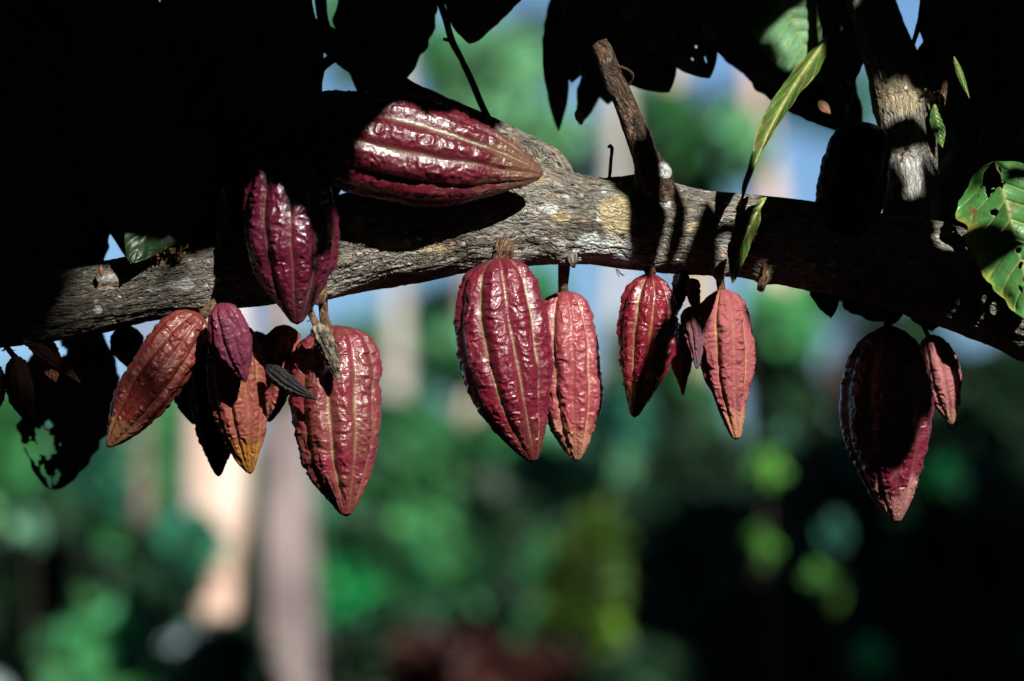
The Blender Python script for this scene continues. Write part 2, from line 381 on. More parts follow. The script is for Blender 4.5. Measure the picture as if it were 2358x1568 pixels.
def leaf(base, tip, wpx, mat, parent, d0=0.0, d1=None, roll=0.0, twist=0.0, bow=0.0, bend=0.0, fold=.25, wave=.10, seed=0, nu=90, nv=40, holes=(), ragged=.04, prof=(.55, .9), nveins=9, name='leaf', label=None, quilt=1.0):
    if d1 is None: d1 = d0
    a, b = P(*base, d0), P(*tip, d1); ax = b-a; L = np.linalg.norm(ax); dv = ax/L
    side = unit(np.cross(dv, -FW)); nr = unit(np.cross(side, dv))
    if np.dot(nr, -FW) < 0: nr = -nr
    t = np.linspace(0, 1, nu); v = np.linspace(-1, 1, nv)
    T, V_ = np.meshgrid(t, v, indexing='ij')
    hw = wpx*.5*PXM*(DF+d0)/DF
    p0, p1 = prof
    pf = (np.sin(np.pi*t**(p0+.25))**p1)
    pf = np.clip(pf, 0, 1)*(1-.0*t); pf[-1] = 0.0; pf = np.maximum(pf, .015)
    edge = 1+ragged*fbm(T*9, V_*0+seed, np.sign(V_)*3., seed, 3)*2.2+ragged*.25*np.sin(T*2*np.pi*nveins+np.sign(V_))
    wdt = hw*pf[:, None]*np.where(np.abs(V_) > 0, edge, 1)
    ang = roll+twist*(T-.5)
    av = np.abs(V_)
    vcoord = T*nveins-av*1.9*(1-.3*T)
    vd = np.abs(vcoord-np.round(vcoord))
    width_v = .045+.03*(1-av)
    side_v = np.exp(-(vd/width_v)**2)*np.clip((1-av)*3, 0, 1)*(T > .03)
    mid = np.exp(-(V_*hw*pf[:, None]/(.0016*(1.3-T)))**2)
    vein = np.clip(mid+.65*side_v, 0, 1)
    off = -fold*av*wdt+hw*wave*(fbm(T*3.0, V_*1.2, 0, seed+9, 2)*1.6*av+.7*np.sin(T*2*np.pi*nveins*.5+np.sign(V_)*1.3+seed)*av**2)
    off = off-quilt*.0022*side_v+quilt*.0015*np.clip(vd*2, 0, 1)*(1-av*.5)
    lx = V_*wdt
    ca, sa = np.cos(ang), np.sin(ang)
    sx = lx*ca-off*sa; sn = lx*sa+off*ca
    c = a[None]+ax[None]*t[:, None]+nr[None]*(bow*L*np.sin(np.pi*t))[:, None]+side[None]*(bend*L*np.sin(np.pi*t))[:, None]
    V = c[:, None]+side[None, None]*sx[..., None]+nr[None, None]*sn[..., None]
    F = grid_faces(nu, nv, False)
    cen_t = T.ravel()[F].mean(1); cen_v = V_.ravel()[F].mean(1)
    keep = np.ones(len(F), bool)
    for (ht, hv, hr, hs) in holes:
        q = np.hypot((cen_t-ht)*L, (cen_v-hv)*hw)/hr
        q = q*(1+.35*vn(cen_t*40+hs, cen_v*9, 0, int(hs)))
        keep &= q > 1
    F = F[keep]
    V = V.reshape(-1, 3)
    o = mesh_np(name, V, F, mat, parent, {'vein': vein.ravel(), 'edge': av.ravel()})
    so = o.modifiers.new('thickness', 'SOLIDIFY'); so.thickness = .0005; so.offset = 0
    if label: o['label'] = label
    return o

# small leaf template for leaf masses (base at 0, tip at x=1, width 1 -> +-.5)
TV = np.array([(0, 0, 0), (.25, .36, .02), (.25, 0, -.04), (.25, -.36, .02), (.6, .5, .0), (.6, 0, -.07), (.6, -.5, .0), (.85, .26, -.05), (.85, 0, -.09), (.85, -.26, -.05), (1.05, 0, -.16)])
TF = np.array([(0, 2, 1), (0, 3, 2), (1, 2, 5), (1, 5, 4), (2, 3, 6), (2, 6, 5), (4, 5, 8), (4, 8, 7), (5, 6, 9), (5, 9, 8), (7, 8, 10), (8, 9, 10)])
def leafmass(name, cen, dirs, nrm, length, width, cols, mat, parent, kind=None):
    n = len(cen)
    d = dirs/np.linalg.norm(dirs, axis=1)[:, None]
    s = np.cross(d, nrm); s /= np.linalg.norm(s, axis=1)[:, None]+1e-9; nn = np.cross(s, d)
    V = cen[:, None]+d[:, None]*(TV[None, :, 0, None]-.5)*length[:, None, None]+s[:, None]*TV[None, :, 1, None]*width[:, None, None]+nn[:, None]*TV[None, :, 2, None]*length[:, None, None]
    F = (TF[None]+(np.arange(n)*len(TV))[:, None, None]).reshape(-1, 3)
    cc = np.repeat(cols, len(TV), axis=0)
    o = mesh_np(name, V.reshape(-1, 3), F, mat, parent, {'col': cc})
    if kind: o['kind'] = kind
    return o

# sun-space coordinates: where a point's shadow ray crosses the focus plane, in photo pixels
SF, SR, SU = np.dot(SUN, FW), np.dot(SUN, RT), np.dot(SUN, UP)
FOC = CAMP+FW*DF
def U(pts):
    q = np.asarray(pts)-FOC[None]; k = -(q@FW)/SF
    x = (q@RT)+k*SR; y = (q@UP)+k*SU
    return np.stack([1179+x*2358, 784-y*2358], -1)
def pxof(pts):
    q = np.asarray(pts)-CAMP[None]; d = q@FW
    return np.stack([1179+(q@RT)/d*DF*2358, 784-(q@UP)/d*DF*2358, d], -1)
def inpoly(p, poly):
    x, y = p[:, 0], p[:, 1]; r = np.zeros(len(p), bool); m = len(poly)
    for i in range(m):
        x0, y0 = poly[i]; x1, y1 = poly[(i+1) % m]
        if y0 == y1: continue
        c = ((y0 > y) != (y1 > y)) & (x < (x1-x0)*(y-y0)/(y1-y0)+x0)
        r ^= c
    return r
#PART2
# ------------------------------------------------------------------ ground
gx = np.linspace(-60, 60, 121); gy = np.linspace(-30, 160, 150)
GX, GY = np.meshgrid(gx, gy, indexing='ij')
GZ = .12*fbm(GX*.25, GY*.25, 0, 3, 3)+np.clip(GY-40, 0, None)*.015
def ground_mat():
    m, n, l, b = newmat('leaf_litter')
    o = N(n, 'ShaderNodeTexCoord').outputs['Object']
    c = ramp(n, l, noise(n, l, o, 1.3, 5, .7), [(.35, (.05, .035, .02)), (.5, (.09, .06, .03)), (.62, (.04, .08, .02))])
    c = mixc(n, l, .6, c, ramp(n, l, noise(n, l, o, 14, 4, .7), [(.3, .4), (.7, 1.5)]), 'MULTIPLY')
    l.new(c, b.inputs['Base Color']); b.inputs['Roughness'].default_value = .95; return m
g = mesh_np('ground', np.stack([GX, GY, GZ], -1).reshape(-1, 3), grid_faces(121, 150, False), ground_mat()); g['kind'] = 'structure'

# ------------------------------------------------------------------ cocoa tree: the bough
tree = empty('cocoa_tree', P(2500, 1200, .05)*np.array([1, 1, 0]), 'lichen-covered cocoa tree whose thick bough crosses the picture with pods hanging from it', 'tree')
def gauss(V, px, py, rx, ry, d=-.045, thr=.6, seed=0):
    q = pxof(V); k = np.hypot((q[:, 0]-px)/rx, (q[:, 1]-py)/ry)
    k = k+.55*fbm(q[:, 0]/26, q[:, 1]/20, V[:, 1]*10, seed, 3)
    return np.clip((1-k)*3.5, 0, 1)
def bpatch(V):
    q = pxof(V)
    r = np.zeros(len(V)); g_ = np.zeros(len(V)); b_ = np.zeros(len(V))
    for (x, y, a, c) in [(1400, 575, 80, 38), (1350, 560, 30, 24), (1450, 600, 30, 16), (1530, 395, 16, 18), (420, 655, 32, 16), (1290, 560, 14, 10), (355, 668, 18, 8), (225, 712, 12, 12), (250, 640, 26, 12), (1260, 478, 30, 14), (1530, 470, 16, 10)]:
        r = np.maximum(r, gauss(V, x, y, a, c, seed=int(x)))
    for (x, y, a, c) in [(1425, 500, 40, 62), (1285, 500, 30, 16), (900, 560, 42, 16), (1240, 415, 14, 12), (820, 520, 20, 28), (1000, 575, 34, 12), (1600, 520, 36, 14)]:
        g_ = np.maximum(g_, .85*gauss(V, x, y, a, c, seed=int(x)+3))
    b_ = np.clip((560-q[:, 0])/180, 0, 1)*.35  # left end darker: browner bark plus some dim shade painted in
    return np.stack([r, g_, b_], -1)
KN = [(P(1155, 590, -.02), .022, .010), (P(1297, 600, -.03), .014, .010), (P(1492, 605, -.03), .015, .010), (P(1655, 612, -.03), .016, .012), (P(745, 690, -.03), .02, .012),
      (P(1490, 420, .0), .03, .012), (P(1757, 640, -.02), .012, .010), (P(1240, 405, -.02), .03, .008), (P(470, 715, -.02), .018, .008), (P(820, 470, -.04), .03, .006), (P(1900, 600, -.04), .05, .012),
      (P(1000, 560, -.04), .035, .005), (P(330, 640, -.04), .03, .005), (P(1370, 585, -.05), .025, .006)]
bough = ptube('branch', [(-700, 780, .05, 66), (-300, 755, .03, 82), (0, 719, .01, 81), (130, 700, .0, 81), (250, 679, 0, 81), (400, 650, 0, 80), (520, 628, 0, 84), (640, 600, 0, 92), (760, 574, .0, 112), (880, 546, 0, 114), (1000, 529, 0, 110),
     (1120, 515, 0, 107), (1250, 505, 0, 109), (1350, 511, 0, 101), (1450, 522, 0, 100), (1570, 534, 0, 97), (1700, 542, 0, 92), (1830, 558, 0, 92), (1950, 580, 0, 96), (2100, 612, .0, 108), (2250, 660, .02, 115), (2450, 740, .06, 120), (2700, 860, .15, 130)],
     BARK, tree, nu=1500, nv=300, amp=.0017, freq=170, knots=KN, patch=bpatch, seed=4, stretch=5.0)
# trunk of the tree to the ground, out of the frame on the right
tube('trunk', [np.r_[P(2560, 700, .08), .055], np.r_[P(2800, 950, .15), .065], np.r_[P(2900, 2000, .2), .075], np.r_[P(2900, 4600, .2), .09]], BARK, tree, nu=160, nv=60, amp=.002, freq=120)
ptube('branch', [(1330, 480, .02, 30), (1262, 395, .03, 50), (1180, 335, .04, 40), (1080, 278, .05, 33), (980, 232, .06, 29), (900, 190, .07, 28), (820, 140, .08, 27), (760, 95, .09, 29), (715, 65, .1, 24), (640, 20, .12, 22), (560, -60, .15, 20)], BARK, tree, nu=420, nv=120, amp=.0018, freq=170, seed=8)
ptube('twig', [(752, 80, .09, 17), (742, 40, .1, 14), (736, -10, .11, 13), (730, -90, .12, 12)], BARKB, tree, nu=120, nv=40, amp=.001, freq=170)
ptube('twig', [(790, 118, .08, 15), (765, 135, .08, 13), (742, 152, .07, 13), (722, 170, .06, 12), (690, 200, .05, 11)], BARKB, tree, nu=120, nv=40, amp=.001, freq=170)
ptube('twig', [(1128, 278, .05, 9), (1108, 240, .05, 8), (1085, 185, .05, 7), (1062, 135, .05, 7), (1040, 92, .05, 8), (1028, 50, .05, 8), (1010, -10, .06, 8), (1000, -80, .06, 8)], BARKB, tree, nu=200, nv=30, amp=.0006, freq=200)
ptube('twig', [(1042, 95, .05, 5), (1032, 92, .045, 5), (1023, 90, .04, 4)], BARKB, tree, nu=30, nv=16, amp=.0008, freq=220)
ptube('branch', [(1508, 450, -.02, 52), (1500, 408, -.03, 42), (1487, 365, -.04, 34), (1470, 318, -.05, 31), (1452, 270, -.055, 27), (1430, 215, -.06, 24), (1408, 165, -.06, 22), (1392, 125, -.06, 20), (1378, 98, -.06, 14)], BARKB, tree, nu=420, nv=110, amp=.0017, freq=190, seed=21,
      knots=[(P(1525, 400, -.03), .012, .005), (P(1462, 265, -.07), .008, .004)], patch=lambda V: np.stack([gauss(V, 1528, 392, 20, 22, seed=3), 0*V[:, 0], 0*V[:, 0]], -1))
ptube('tendril', [(1446, 196, -.06, 4), (1454, 186, -.065, 3.6), (1457, 172, -.07, 3.4), (1447, 162, -.07, 3), (1434, 155, -.07, 2.6), (1422, 151, -.07, 2)], STALK, tree, nu=60, nv=12, amp=.0003, freq=200)
ptube('twig', [(1403, 420, -.01, 4.5), (1405, 395, -.01, 4), (1407, 365, -.01, 3.6), (1409, 342, -.01, 4), (1402, 335, -.01, 5)], STALK, tree, nu=60, nv=14, amp=.0004, freq=200)
# upright stem on the right
ptube('branch', [(2080, 620, .03, 80), (2095, 530, .04, 72), (2100, 440, .04, 66), (2094, 360, .05, 64), (2085, 290, .05, 66), (2078, 225, .06, 70), (2060, 160, .06, 62), (2035, 100, .07, 60), (2015, 40, .08, 56), (1995, -40, .09, 54), (1970, -160, .1, 50)],
      BARK, tree, nu=500, nv=140, amp=.0016, freq=170, seed=33, knots=[(P(2140, 215, .0), .018, .006)], patch=lambda V: np.stack([.6*gauss(V, 2105, 400, 30, 60, seed=9), .5*gauss(V, 2070, 215, 60, 50, seed=4), 0*V[:, 0]], -1))  # pale patches paint the two sunlit spots into the bark
ptube('twig', [(2158, 270, .03, 6), (2168, 240, .02, 8), (2174, 205, .02, 7), (2178, 180, .02, 5)], STALK, tree, nu=60, nv=16, amp=.0006, freq=150)
ptube('twig', [(2100, 110, .05, 6), (2112, 70, .05, 6), (2122, 20, .05, 6), (2128, -60, .05, 6)], BARKB, tree, nu=60, nv=16, amp=.0005, freq=150)
# stubs and bracts on the underside of the bough
ptube('bark_stub', [(1768, 600, -.03, 16), (1765, 630, -.035, 12), (1757, 652, -.035, 10), (1752, 668, -.03, 7)], STALK, tree, nu=60, nv=24, amp=.0014, freq=220)
ptube('bark_stub', [(1655, 600, -.03, 20), (1652, 622, -.035, 17), (1660, 640, -.03, 13)], BARK, tree, nu=50, nv=24, amp=.0014, freq=220)
ptube('bark_stub', [(1160, 560, -.035, 28), (1162, 578, -.04, 24), (1165, 594, -.04, 18)], STALK, tree, nu=50, nv=30, amp=.0016, freq=220)
ptube('bark_stub', [(1318, 585, -.03, 14), (1318, 600, -.035, 12), (1322, 612, -.03, 6)], BARK, tree, nu=40, nv=20, amp=.0012, freq=220)
ptube('bark_stub', [(738, 670, -.03, 22), (735, 688, -.035, 17), (728, 700, -.035, 9)], STALK, tree, nu=40, nv=24, amp=.0014, freq=220)
# flower cushions
def blossom(name, px, py, d, spread, n, cols, seed, size=5):
    rng = np.random.RandomState(seed); r = empty(name, P(px, py, d))
    cen = []; ln = []
    for i in range(n):
        cen.append(P(px+rng.normal(0, spread), py+rng.normal(0, spread*.55), d+rng.normal(0, .004))); ln.append(rng.uniform(.6, 1.3)*size*PXM*2)
    dirs = rng.normal(0, 1, (n, 3)); nr = rng.normal(0, 1, (n, 3))
    bpy.data.objects.remove(r)
    c = np.array([cols[rng.randint(len(cols))] for _ in range(n)])
    return leafmass(name, np.array(cen), dirs, nr, np.array(ln), np.array(ln)*.7, c, CLOUD, tree)
blossom('flower_cluster', 403, 577, -.045, 13, 60, [(.5, .36, .14), (.42, .30, .10), (.22, .08, .04), (.5, .42, .25)], 1, 5)
blossom('flower_cluster', 365, 585, -.04, 14, 30, [(.15, .05, .03), (.22, .08, .04)], 2, 5)
blossom('flower_cluster', 2138, 222, -.02, 13, 60, [(.6, .45, .18), (.55, .30, .22), (.55, .5, .3)], 3, 5)
ptube('flower_bud', [(233, 610, -.04, 1.2), (232, 614, -.045, 1.5), (232, 618, -.05, 5), (233, 626, -.05, 6), (234, 634, -.05, 3), (234, 638, -.05, .8)], LEAFO, tree, nu=40, nv=14)
def fringe(px, py, d, n, ln, seed, width=1.0):
    rng = random.Random(seed)
    for i in range(n):
        a = rng.uniform(-1.2, 1.2); x, y = px+rng.uniform(-width, width)*8, py
        ptube('bract', [(x, y, d, 1.4), (x+math.sin(a)*ln*.5, y+ln*.4, d-.003, 1.1), (x+math.sin(a)*ln, y+math.cos(a)*ln*.7, d-.004, .6)], STALK, tree, nu=10, nv=6)
fringe(1165, 572, -.05, 7, 15, 1, 3); fringe(722, 735, -.05, 5, 12, 2); fringe(1415, 620, -.02, 3, 26, 5); fringe(18, 800, -.03, 4, 16, 4)

# ------------------------------------------------------------------ pods
CR = dict(base=(.135, .006, .016), base2=(.085, .010, .018), furrow=(.42, .43, .13), tip=(.16, .05, .04))
M1 = pod_mat('pod_plum_red', (.088, .006, .014), (.08, .016, .02), (.24, .25, .13), (.13, .07, .04), rough=.27, fur=1.0, tipamt=.7, coat=.5)
M2 = pod_mat('pod_plum', (.085, .008, .022), (.045, .006, .018), (.34, .32, .14), (.10, .035, .04), rough=.27, fur=.8, tipamt=.35, coat=.5)
M3 = pod_mat('pod_crimson', (.132, .009, .021), (.10, .013, .021), (.42, .42, .20), (.10, .03, .02), rough=.30, fur=1.1, tipamt=.5, coat=.4)
M4 = pod_mat('pod_red_speckled', (.155, .018, .031), (.13, .05, .03), (.36, .36, .14), (.17, .05, .04), rough=.31, fur=.9, tipamt=.5, coat=.4, mottle=.4)
M5 = pod_mat('pod_rose', (.25, .044, .052), (.20, .036, .044), (.46, .40, .18), (.34, .14, .09), rough=.36, fur=1.0, tipamt=.9, coat=.25)
M6 = pod_mat('pod_scarlet', (.17, .008, .018), (.12, .012, .016), (.40, .36, .11), (.15, .05, .02), rough=.30, fur=.9, tipamt=.9, coat=.4)
M7 = pod_mat('pod_dusty_pink', (.27, .074, .076), (.22, .054, .056), (.46, .42, .09), (.36, .16, .10), rough=.62, fur=1.0, tipamt=.8, coat=0)
M8 = pod_mat('pod_maroon', (.13, .012, .028), (.14, .03, .04), (.30, .22, .10), (.30, .13, .12), rough=.30, fur=.6, tipamt=.9, coat=.4)
M9 = pod_mat('pod_mauve_brown', (.27, .10, .10), (.24, .09, .08), (.30, .16, .1), (.32, .17, .11), rough=.6, fur=.3, coat=0)
M10 = pod_mat('pod_rust_red', (.14, .018, .014), (.12, .03, .018), (.20, .14, .06), (.19, .085, .04), rough=.40, fur=.8, tipamt=.9, coat=.2)
M11 = pod_mat('pod_purple', (.10, .022, .045), (.13, .018, .03), (.06, .012, .02), (.16, .03, .04), rough=.5, fur=.5, coat=.1)
M12 = pod_mat('pod_orange_brown', (.18, .045, .035), (.16, .06, .025), (.32, .27, .09), (.22, .09, .02), rough=.5, fur=1.1, tipamt=1., coat=.1)
M15 = pod_mat('pod_pink_brown', (.26, .07, .055), (.22, .04, .04), (.26, .14, .08), (.26, .1, .06), rough=.6, fur=.4, coat=0)
MBLK = pod_mat('pod_black_dry_shaded', (.008, .007, .008), (.018, .014, .014), (.006, .005, .005), (.012, .01, .01), rough=.6, fur=.3, coat=.1)  # dry black husk; also paints shade onto pods that merely hang in it
MMLD = pod_mat('pod_mouldy', (.022, .018, .015), (.05, .04, .03), (.02, .015, .01), (.02, .016, .014), rough=.7, fur=.3, coat=0, dust=.6, dustc=(.40, .33, .22))
MDRY = pod_mat('pod_dry_brown', (.055, .018, .014), (.04, .018, .014), (.03, .012, .01), (.06, .02, .012), rough=.75, fur=.3, coat=0)
MGRY = pod_mat('pod_grey_purple', (.13, .055, .07), (.17, .06, .06), (.08, .04, .05), (.08, .07, .085), rough=.7, fur=.3, tipamt=.9, coat=0)

G = 'ripe red cocoa pods on the bough'
pod('big glossy plum-red cocoa pod lying sideways along the top of the bough', (650, 290), (1252, 401), 252, M1, -.098, -.082, 'std', bow=6, roll=.35, seed=1, groove=.09, group=G, nu=300, nv=280, furw=.075, minor=.7, lump=.75)
pod('dark plum cocoa pod hanging in front of the bough, its upper half in shade', (655, 285), (684, 748), 214, M2, -.105, -.10, 'low', bow=0, roll=.28, seed=2, groove=.07, group=G, nu=280, nv=260, furw=.045, lump=.95)
pod('large crimson cocoa pod hanging at the middle of the bough, overlapping a paler pod', (1144, 592), (1228, 1066), 213, M3, -.045, -.05, 'blunt', bow=20, roll=.10, twist=-.15, seed=3, groove=.12, group=G, nu=290, nv=270, furw=.06, stalk=[(1163, 560, -.04, 20), (1156, 580, -.045, 17), (1146, 600, -.045, 14)], lump=.9)
pod('speckled red cocoa pod with a broad pale green furrow, hanging beside the mouldy little pod', (772, 748), (798, 1190), 214, M4, -.02, -.03, 'blunt', bow=8, roll=-.15, twist=.1, seed=4, groove=.12, group=G, nu=290, nv=270, furw=.085, stalk=[(742, 680, -.02, 15), (745, 705, -.02, 12), (748, 735, -.02, 12), (762, 765, -.02, 13)], lump=.9)
pod('rose-red cocoa pod with an orange-tinged tip hanging behind the large crimson one', (1298, 668), (1328, 1063), 146, M5, .02, .02, 'blunt', bow=2, roll=.2, seed=5, groove=.11, group=G, furw=.09, stalk=[(1300, 580, -.01, 12), (1299, 620, .0, 11), (1297, 650, .01, 10), (1297, 680, .02, 12)])
pod('scarlet cocoa pod with a brown tip and a diagonal shadow across its right side', (1500, 628), (1460, 962), 136, M6, -.03, -.03, 'taper', bow=-10, roll=.25, seed=6, groove=.11, group=G, furw=.09, stalk=[(1480, 590, -.02, 13), (1490, 608, -.025, 12), (1499, 632, -.03, 11)])
pod('dusty pink matte cocoa pod with a blunt tip hanging under the rolled leaf', (1662, 664), (1696, 1014), 140, M7, -.02, -.02, 'taper', bow=6, roll=.05, seed=7, groove=.12, group=G, furw=.08, lump=1.0, stalk=[(1656, 590, -.02, 11), (1657, 630, -.02, 10), (1661, 672, -.02, 10)])
pod('dark maroon cocoa pod hanging alone on the right, only its tip sunlit', (2044, 748), (2064, 1205), 212, M8, .0, .0, 'std', bow=8, roll=.2, seed=8, groove=.06, group=G, nu=260, nv=240, furw=.06, stalk=[(2048, 700, 0, 14), (2046, 725, 0, 12), (2045, 755, 0, 12)])
pod('small mauve-brown cocoa pod tucked against the right side of the dark maroon one', (2140, 770), (2192, 978), 88, M9, .03, .03, 'std', bow=-4, roll=.3, seed=9, groove=.10, group=G, nu=160, nv=140, lump=.6, stalk=[(2115, 700, .02, 8), (2122, 740, .03, 7), (2138, 775, .03, 7)])
pod('rust-red cocoa pod slanting down to the left under the lichened part of the bough', (462, 722), (247, 1030), 132, M10, -.05, -.05, 'blunt', bow=2, roll=.25, seed=10, groove=.09, group=G, furw=.07, stalk=[(505, 690, -.03, 12), (488, 705, -.04, 12), (466, 726, -.05, 12)], lump=.8)
pod('small purple cocoa pod overlapping the orange-brown one, hanging from the bough', (505, 698), (566, 880), 88, M11, -.095, -.085, 'std', bow=0, roll=.1, seed=11, groove=.13, group=G, nu=190, nv=170, lump=.7, furw=.07)
pod('orange-brown cocoa pod with pale furrows and a pointed tip behind the small purple pod', (528, 735), (577, 1092), 134, M12, -.03, -.03, 'std', bow=4, roll=-.05, seed=12, groove=.11, group=G, furw=.10, lump=.9)
pod('cocoa pod painted black for full shade behind the orange-brown one', (470, 760), (504, 1098), 120, MBLK, .05, .04, 'std', bow=-6, seed=13, group=G, nu=150, nv=120)
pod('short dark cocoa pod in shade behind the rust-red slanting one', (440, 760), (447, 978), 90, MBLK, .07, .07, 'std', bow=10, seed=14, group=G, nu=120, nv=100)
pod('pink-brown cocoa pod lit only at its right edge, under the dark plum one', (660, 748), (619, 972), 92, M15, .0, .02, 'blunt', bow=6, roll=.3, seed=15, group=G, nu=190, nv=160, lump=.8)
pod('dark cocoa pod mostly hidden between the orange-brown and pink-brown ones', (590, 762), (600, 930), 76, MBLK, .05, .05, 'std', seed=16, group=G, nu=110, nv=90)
D = 'dried and stunted cocoa pods'
pod('black shrivelled cocoa pod sticking out to the right beside the speckled red pod', (612, 842), (731, 920), 42, MBLK, -.065, -.08, 'taper', bow=7, seed=17, groove=.18, group=D, nu=150, nv=130, lump=.8)
pod('small dried cocoa pod with cream mould hanging before the speckled red pod', (727, 744), (780, 875), 38, MMLD, -.08, -.085, 'std', bow=-4, seed=18, groove=.14, group=D, nu=150, nv=130, lump=.9, stalk=[(712, 695, -.04, 5), (714, 715, -.06, 5), (722, 735, -.075, 6), (729, 750, -.08, 7)])
pod('charcoal-grey withered cocoa pod between the scarlet and the dusty pink pods', (1592, 640), (1613, 738), 32, MGRY, -.06, -.06, 'std', bow=3, seed=19, groove=.14, group=D, nu=130, nv=110, lump=.7)
pod('grey-purple shrunken cocoa pod with an ashen tip left of the dusty pink pod', (1588, 705), (1606, 850), 56, MGRY, -.045, -.05, 'taper', bow=-4, seed=20, groove=.13, group=D, nu=150, nv=130, lump=.6)
pod('small brown-pink cocoa pod hanging behind the scarlet one', (1556, 740), (1573, 910), 48, M15, .03, .03, 'taper', bow=-4, seed=21, groove=.1, group=D, nu=140, nv=110, lump=.6)
pod('black wrinkled cocoa pod in the shade under the bough beside the scarlet one', (1572, 622), (1560, 720), 46, MBLK, -.01, -.01, 'std', seed=22, groove=.16, group=D, nu=110, nv=90, lump=.7)
pod('thin dry brown cocoa pod hanging straight down at the far left', (34, 818), (71, 988), 52, MDRY, -.02, -.02, 'std', bow=4, seed=23, groove=.1, group=D, nu=150, nv=120, lump=.7, stalk=[(2, 760, -.01, 7), (8, 785, -.02, 6), (22, 808, -.02, 6), (36, 824, -.02, 7)])
pod('thin dry brown cocoa pod slanting down to the right at the far left', (62, 788), (186, 882), 38, MDRY, -.03, -.03, 'thin', bow=-3, seed=24, groove=.1, group=D, nu=140, nv=110, lump=.7, stalk=[(40, 770, -.01, 7), (50, 780, -.02, 6), (66, 792, -.03, 7)])
pod('dark red cocoa pod cut off by the left edge of the picture', (-14, 838), (-8, 950), 48, M6, -.02, -.02, 'std', seed=25, group=D, nu=120, nv=100, lump=.7)
pod('very thin young cocoa pod above the bough, left of the dark plum one', (503, 400), (506, 572), 28, M2, -.03, -.03, 'std', bow=-5, seed=26, group=D, nu=120, nv=90, lump=.5, furw=.2)
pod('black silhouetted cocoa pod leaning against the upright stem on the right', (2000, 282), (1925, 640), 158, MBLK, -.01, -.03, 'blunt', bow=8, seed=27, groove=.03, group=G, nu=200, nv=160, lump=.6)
pod('little black cocoa pod with a crown of sepals dangling beside the upright stem', (2144, 85), (2122, 175), 44, MBLK, .03, .03, 'low', seed=28, groove=.08, group=D, nu=110, nv=90, lump=.4, stalk=[(2158, 20, .03, 4), (2152, 60, .03, 4), (2145, 92, .03, 5)])
# ------------------------------------------------------------------ leaves in view
def L_(*a, **k): return leaf(*a[:3], k.pop('mat', LEAFD), tree, **k)
sd = 0
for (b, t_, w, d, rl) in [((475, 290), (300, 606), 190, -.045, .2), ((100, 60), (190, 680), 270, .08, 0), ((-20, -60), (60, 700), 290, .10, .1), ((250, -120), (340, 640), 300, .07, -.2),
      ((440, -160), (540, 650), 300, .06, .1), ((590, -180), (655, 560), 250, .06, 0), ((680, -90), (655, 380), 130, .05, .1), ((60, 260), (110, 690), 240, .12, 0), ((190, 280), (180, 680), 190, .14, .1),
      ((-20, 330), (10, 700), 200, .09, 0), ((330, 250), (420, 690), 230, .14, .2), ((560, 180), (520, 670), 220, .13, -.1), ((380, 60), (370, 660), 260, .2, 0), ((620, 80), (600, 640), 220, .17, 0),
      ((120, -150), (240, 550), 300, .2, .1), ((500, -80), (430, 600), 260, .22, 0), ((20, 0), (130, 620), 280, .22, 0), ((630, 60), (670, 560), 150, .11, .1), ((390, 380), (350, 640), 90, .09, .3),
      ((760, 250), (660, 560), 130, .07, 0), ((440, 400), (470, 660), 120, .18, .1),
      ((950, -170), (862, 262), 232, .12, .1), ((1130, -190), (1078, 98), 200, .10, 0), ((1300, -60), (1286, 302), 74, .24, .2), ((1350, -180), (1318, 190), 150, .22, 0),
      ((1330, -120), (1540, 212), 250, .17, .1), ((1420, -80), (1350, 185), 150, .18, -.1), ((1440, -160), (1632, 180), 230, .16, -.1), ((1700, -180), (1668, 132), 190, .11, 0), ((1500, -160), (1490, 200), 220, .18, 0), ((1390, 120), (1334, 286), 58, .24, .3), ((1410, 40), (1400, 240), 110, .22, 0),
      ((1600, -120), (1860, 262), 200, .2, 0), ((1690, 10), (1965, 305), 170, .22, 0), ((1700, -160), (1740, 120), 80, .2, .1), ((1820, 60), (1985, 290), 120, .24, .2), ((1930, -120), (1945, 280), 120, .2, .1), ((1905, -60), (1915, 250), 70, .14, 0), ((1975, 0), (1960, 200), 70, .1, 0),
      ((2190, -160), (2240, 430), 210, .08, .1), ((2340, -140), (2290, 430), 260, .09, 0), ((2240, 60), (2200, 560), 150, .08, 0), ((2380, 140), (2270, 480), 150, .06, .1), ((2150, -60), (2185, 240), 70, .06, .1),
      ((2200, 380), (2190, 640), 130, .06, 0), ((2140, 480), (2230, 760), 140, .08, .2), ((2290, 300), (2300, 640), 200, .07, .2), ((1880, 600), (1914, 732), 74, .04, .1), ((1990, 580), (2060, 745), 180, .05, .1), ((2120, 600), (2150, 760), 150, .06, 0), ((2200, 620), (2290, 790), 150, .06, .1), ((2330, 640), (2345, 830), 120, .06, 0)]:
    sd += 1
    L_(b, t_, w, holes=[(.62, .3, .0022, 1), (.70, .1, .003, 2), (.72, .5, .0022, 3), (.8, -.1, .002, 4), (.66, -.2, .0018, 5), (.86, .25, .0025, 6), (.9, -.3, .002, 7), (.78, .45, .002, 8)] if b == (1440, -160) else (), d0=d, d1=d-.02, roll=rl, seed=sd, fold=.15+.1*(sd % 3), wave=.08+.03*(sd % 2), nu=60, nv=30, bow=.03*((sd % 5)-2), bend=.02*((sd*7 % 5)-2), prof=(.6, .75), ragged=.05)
L_((190, 745), (120, 1128), 228, d0=.23, d1=.24, seed=61, prof=(.55, .55), holes=[(.74, .38, .014, 1), (.80, .75, .010, 2), (.62, .35, .004, 3), (.93, -.1, .008, 4), (.90, .55, .006, 5), (.28, .5, .006, 6), (.18, .62, .014, 9), (.97, .3, .01, 7)], ragged=.10, fold=.1)
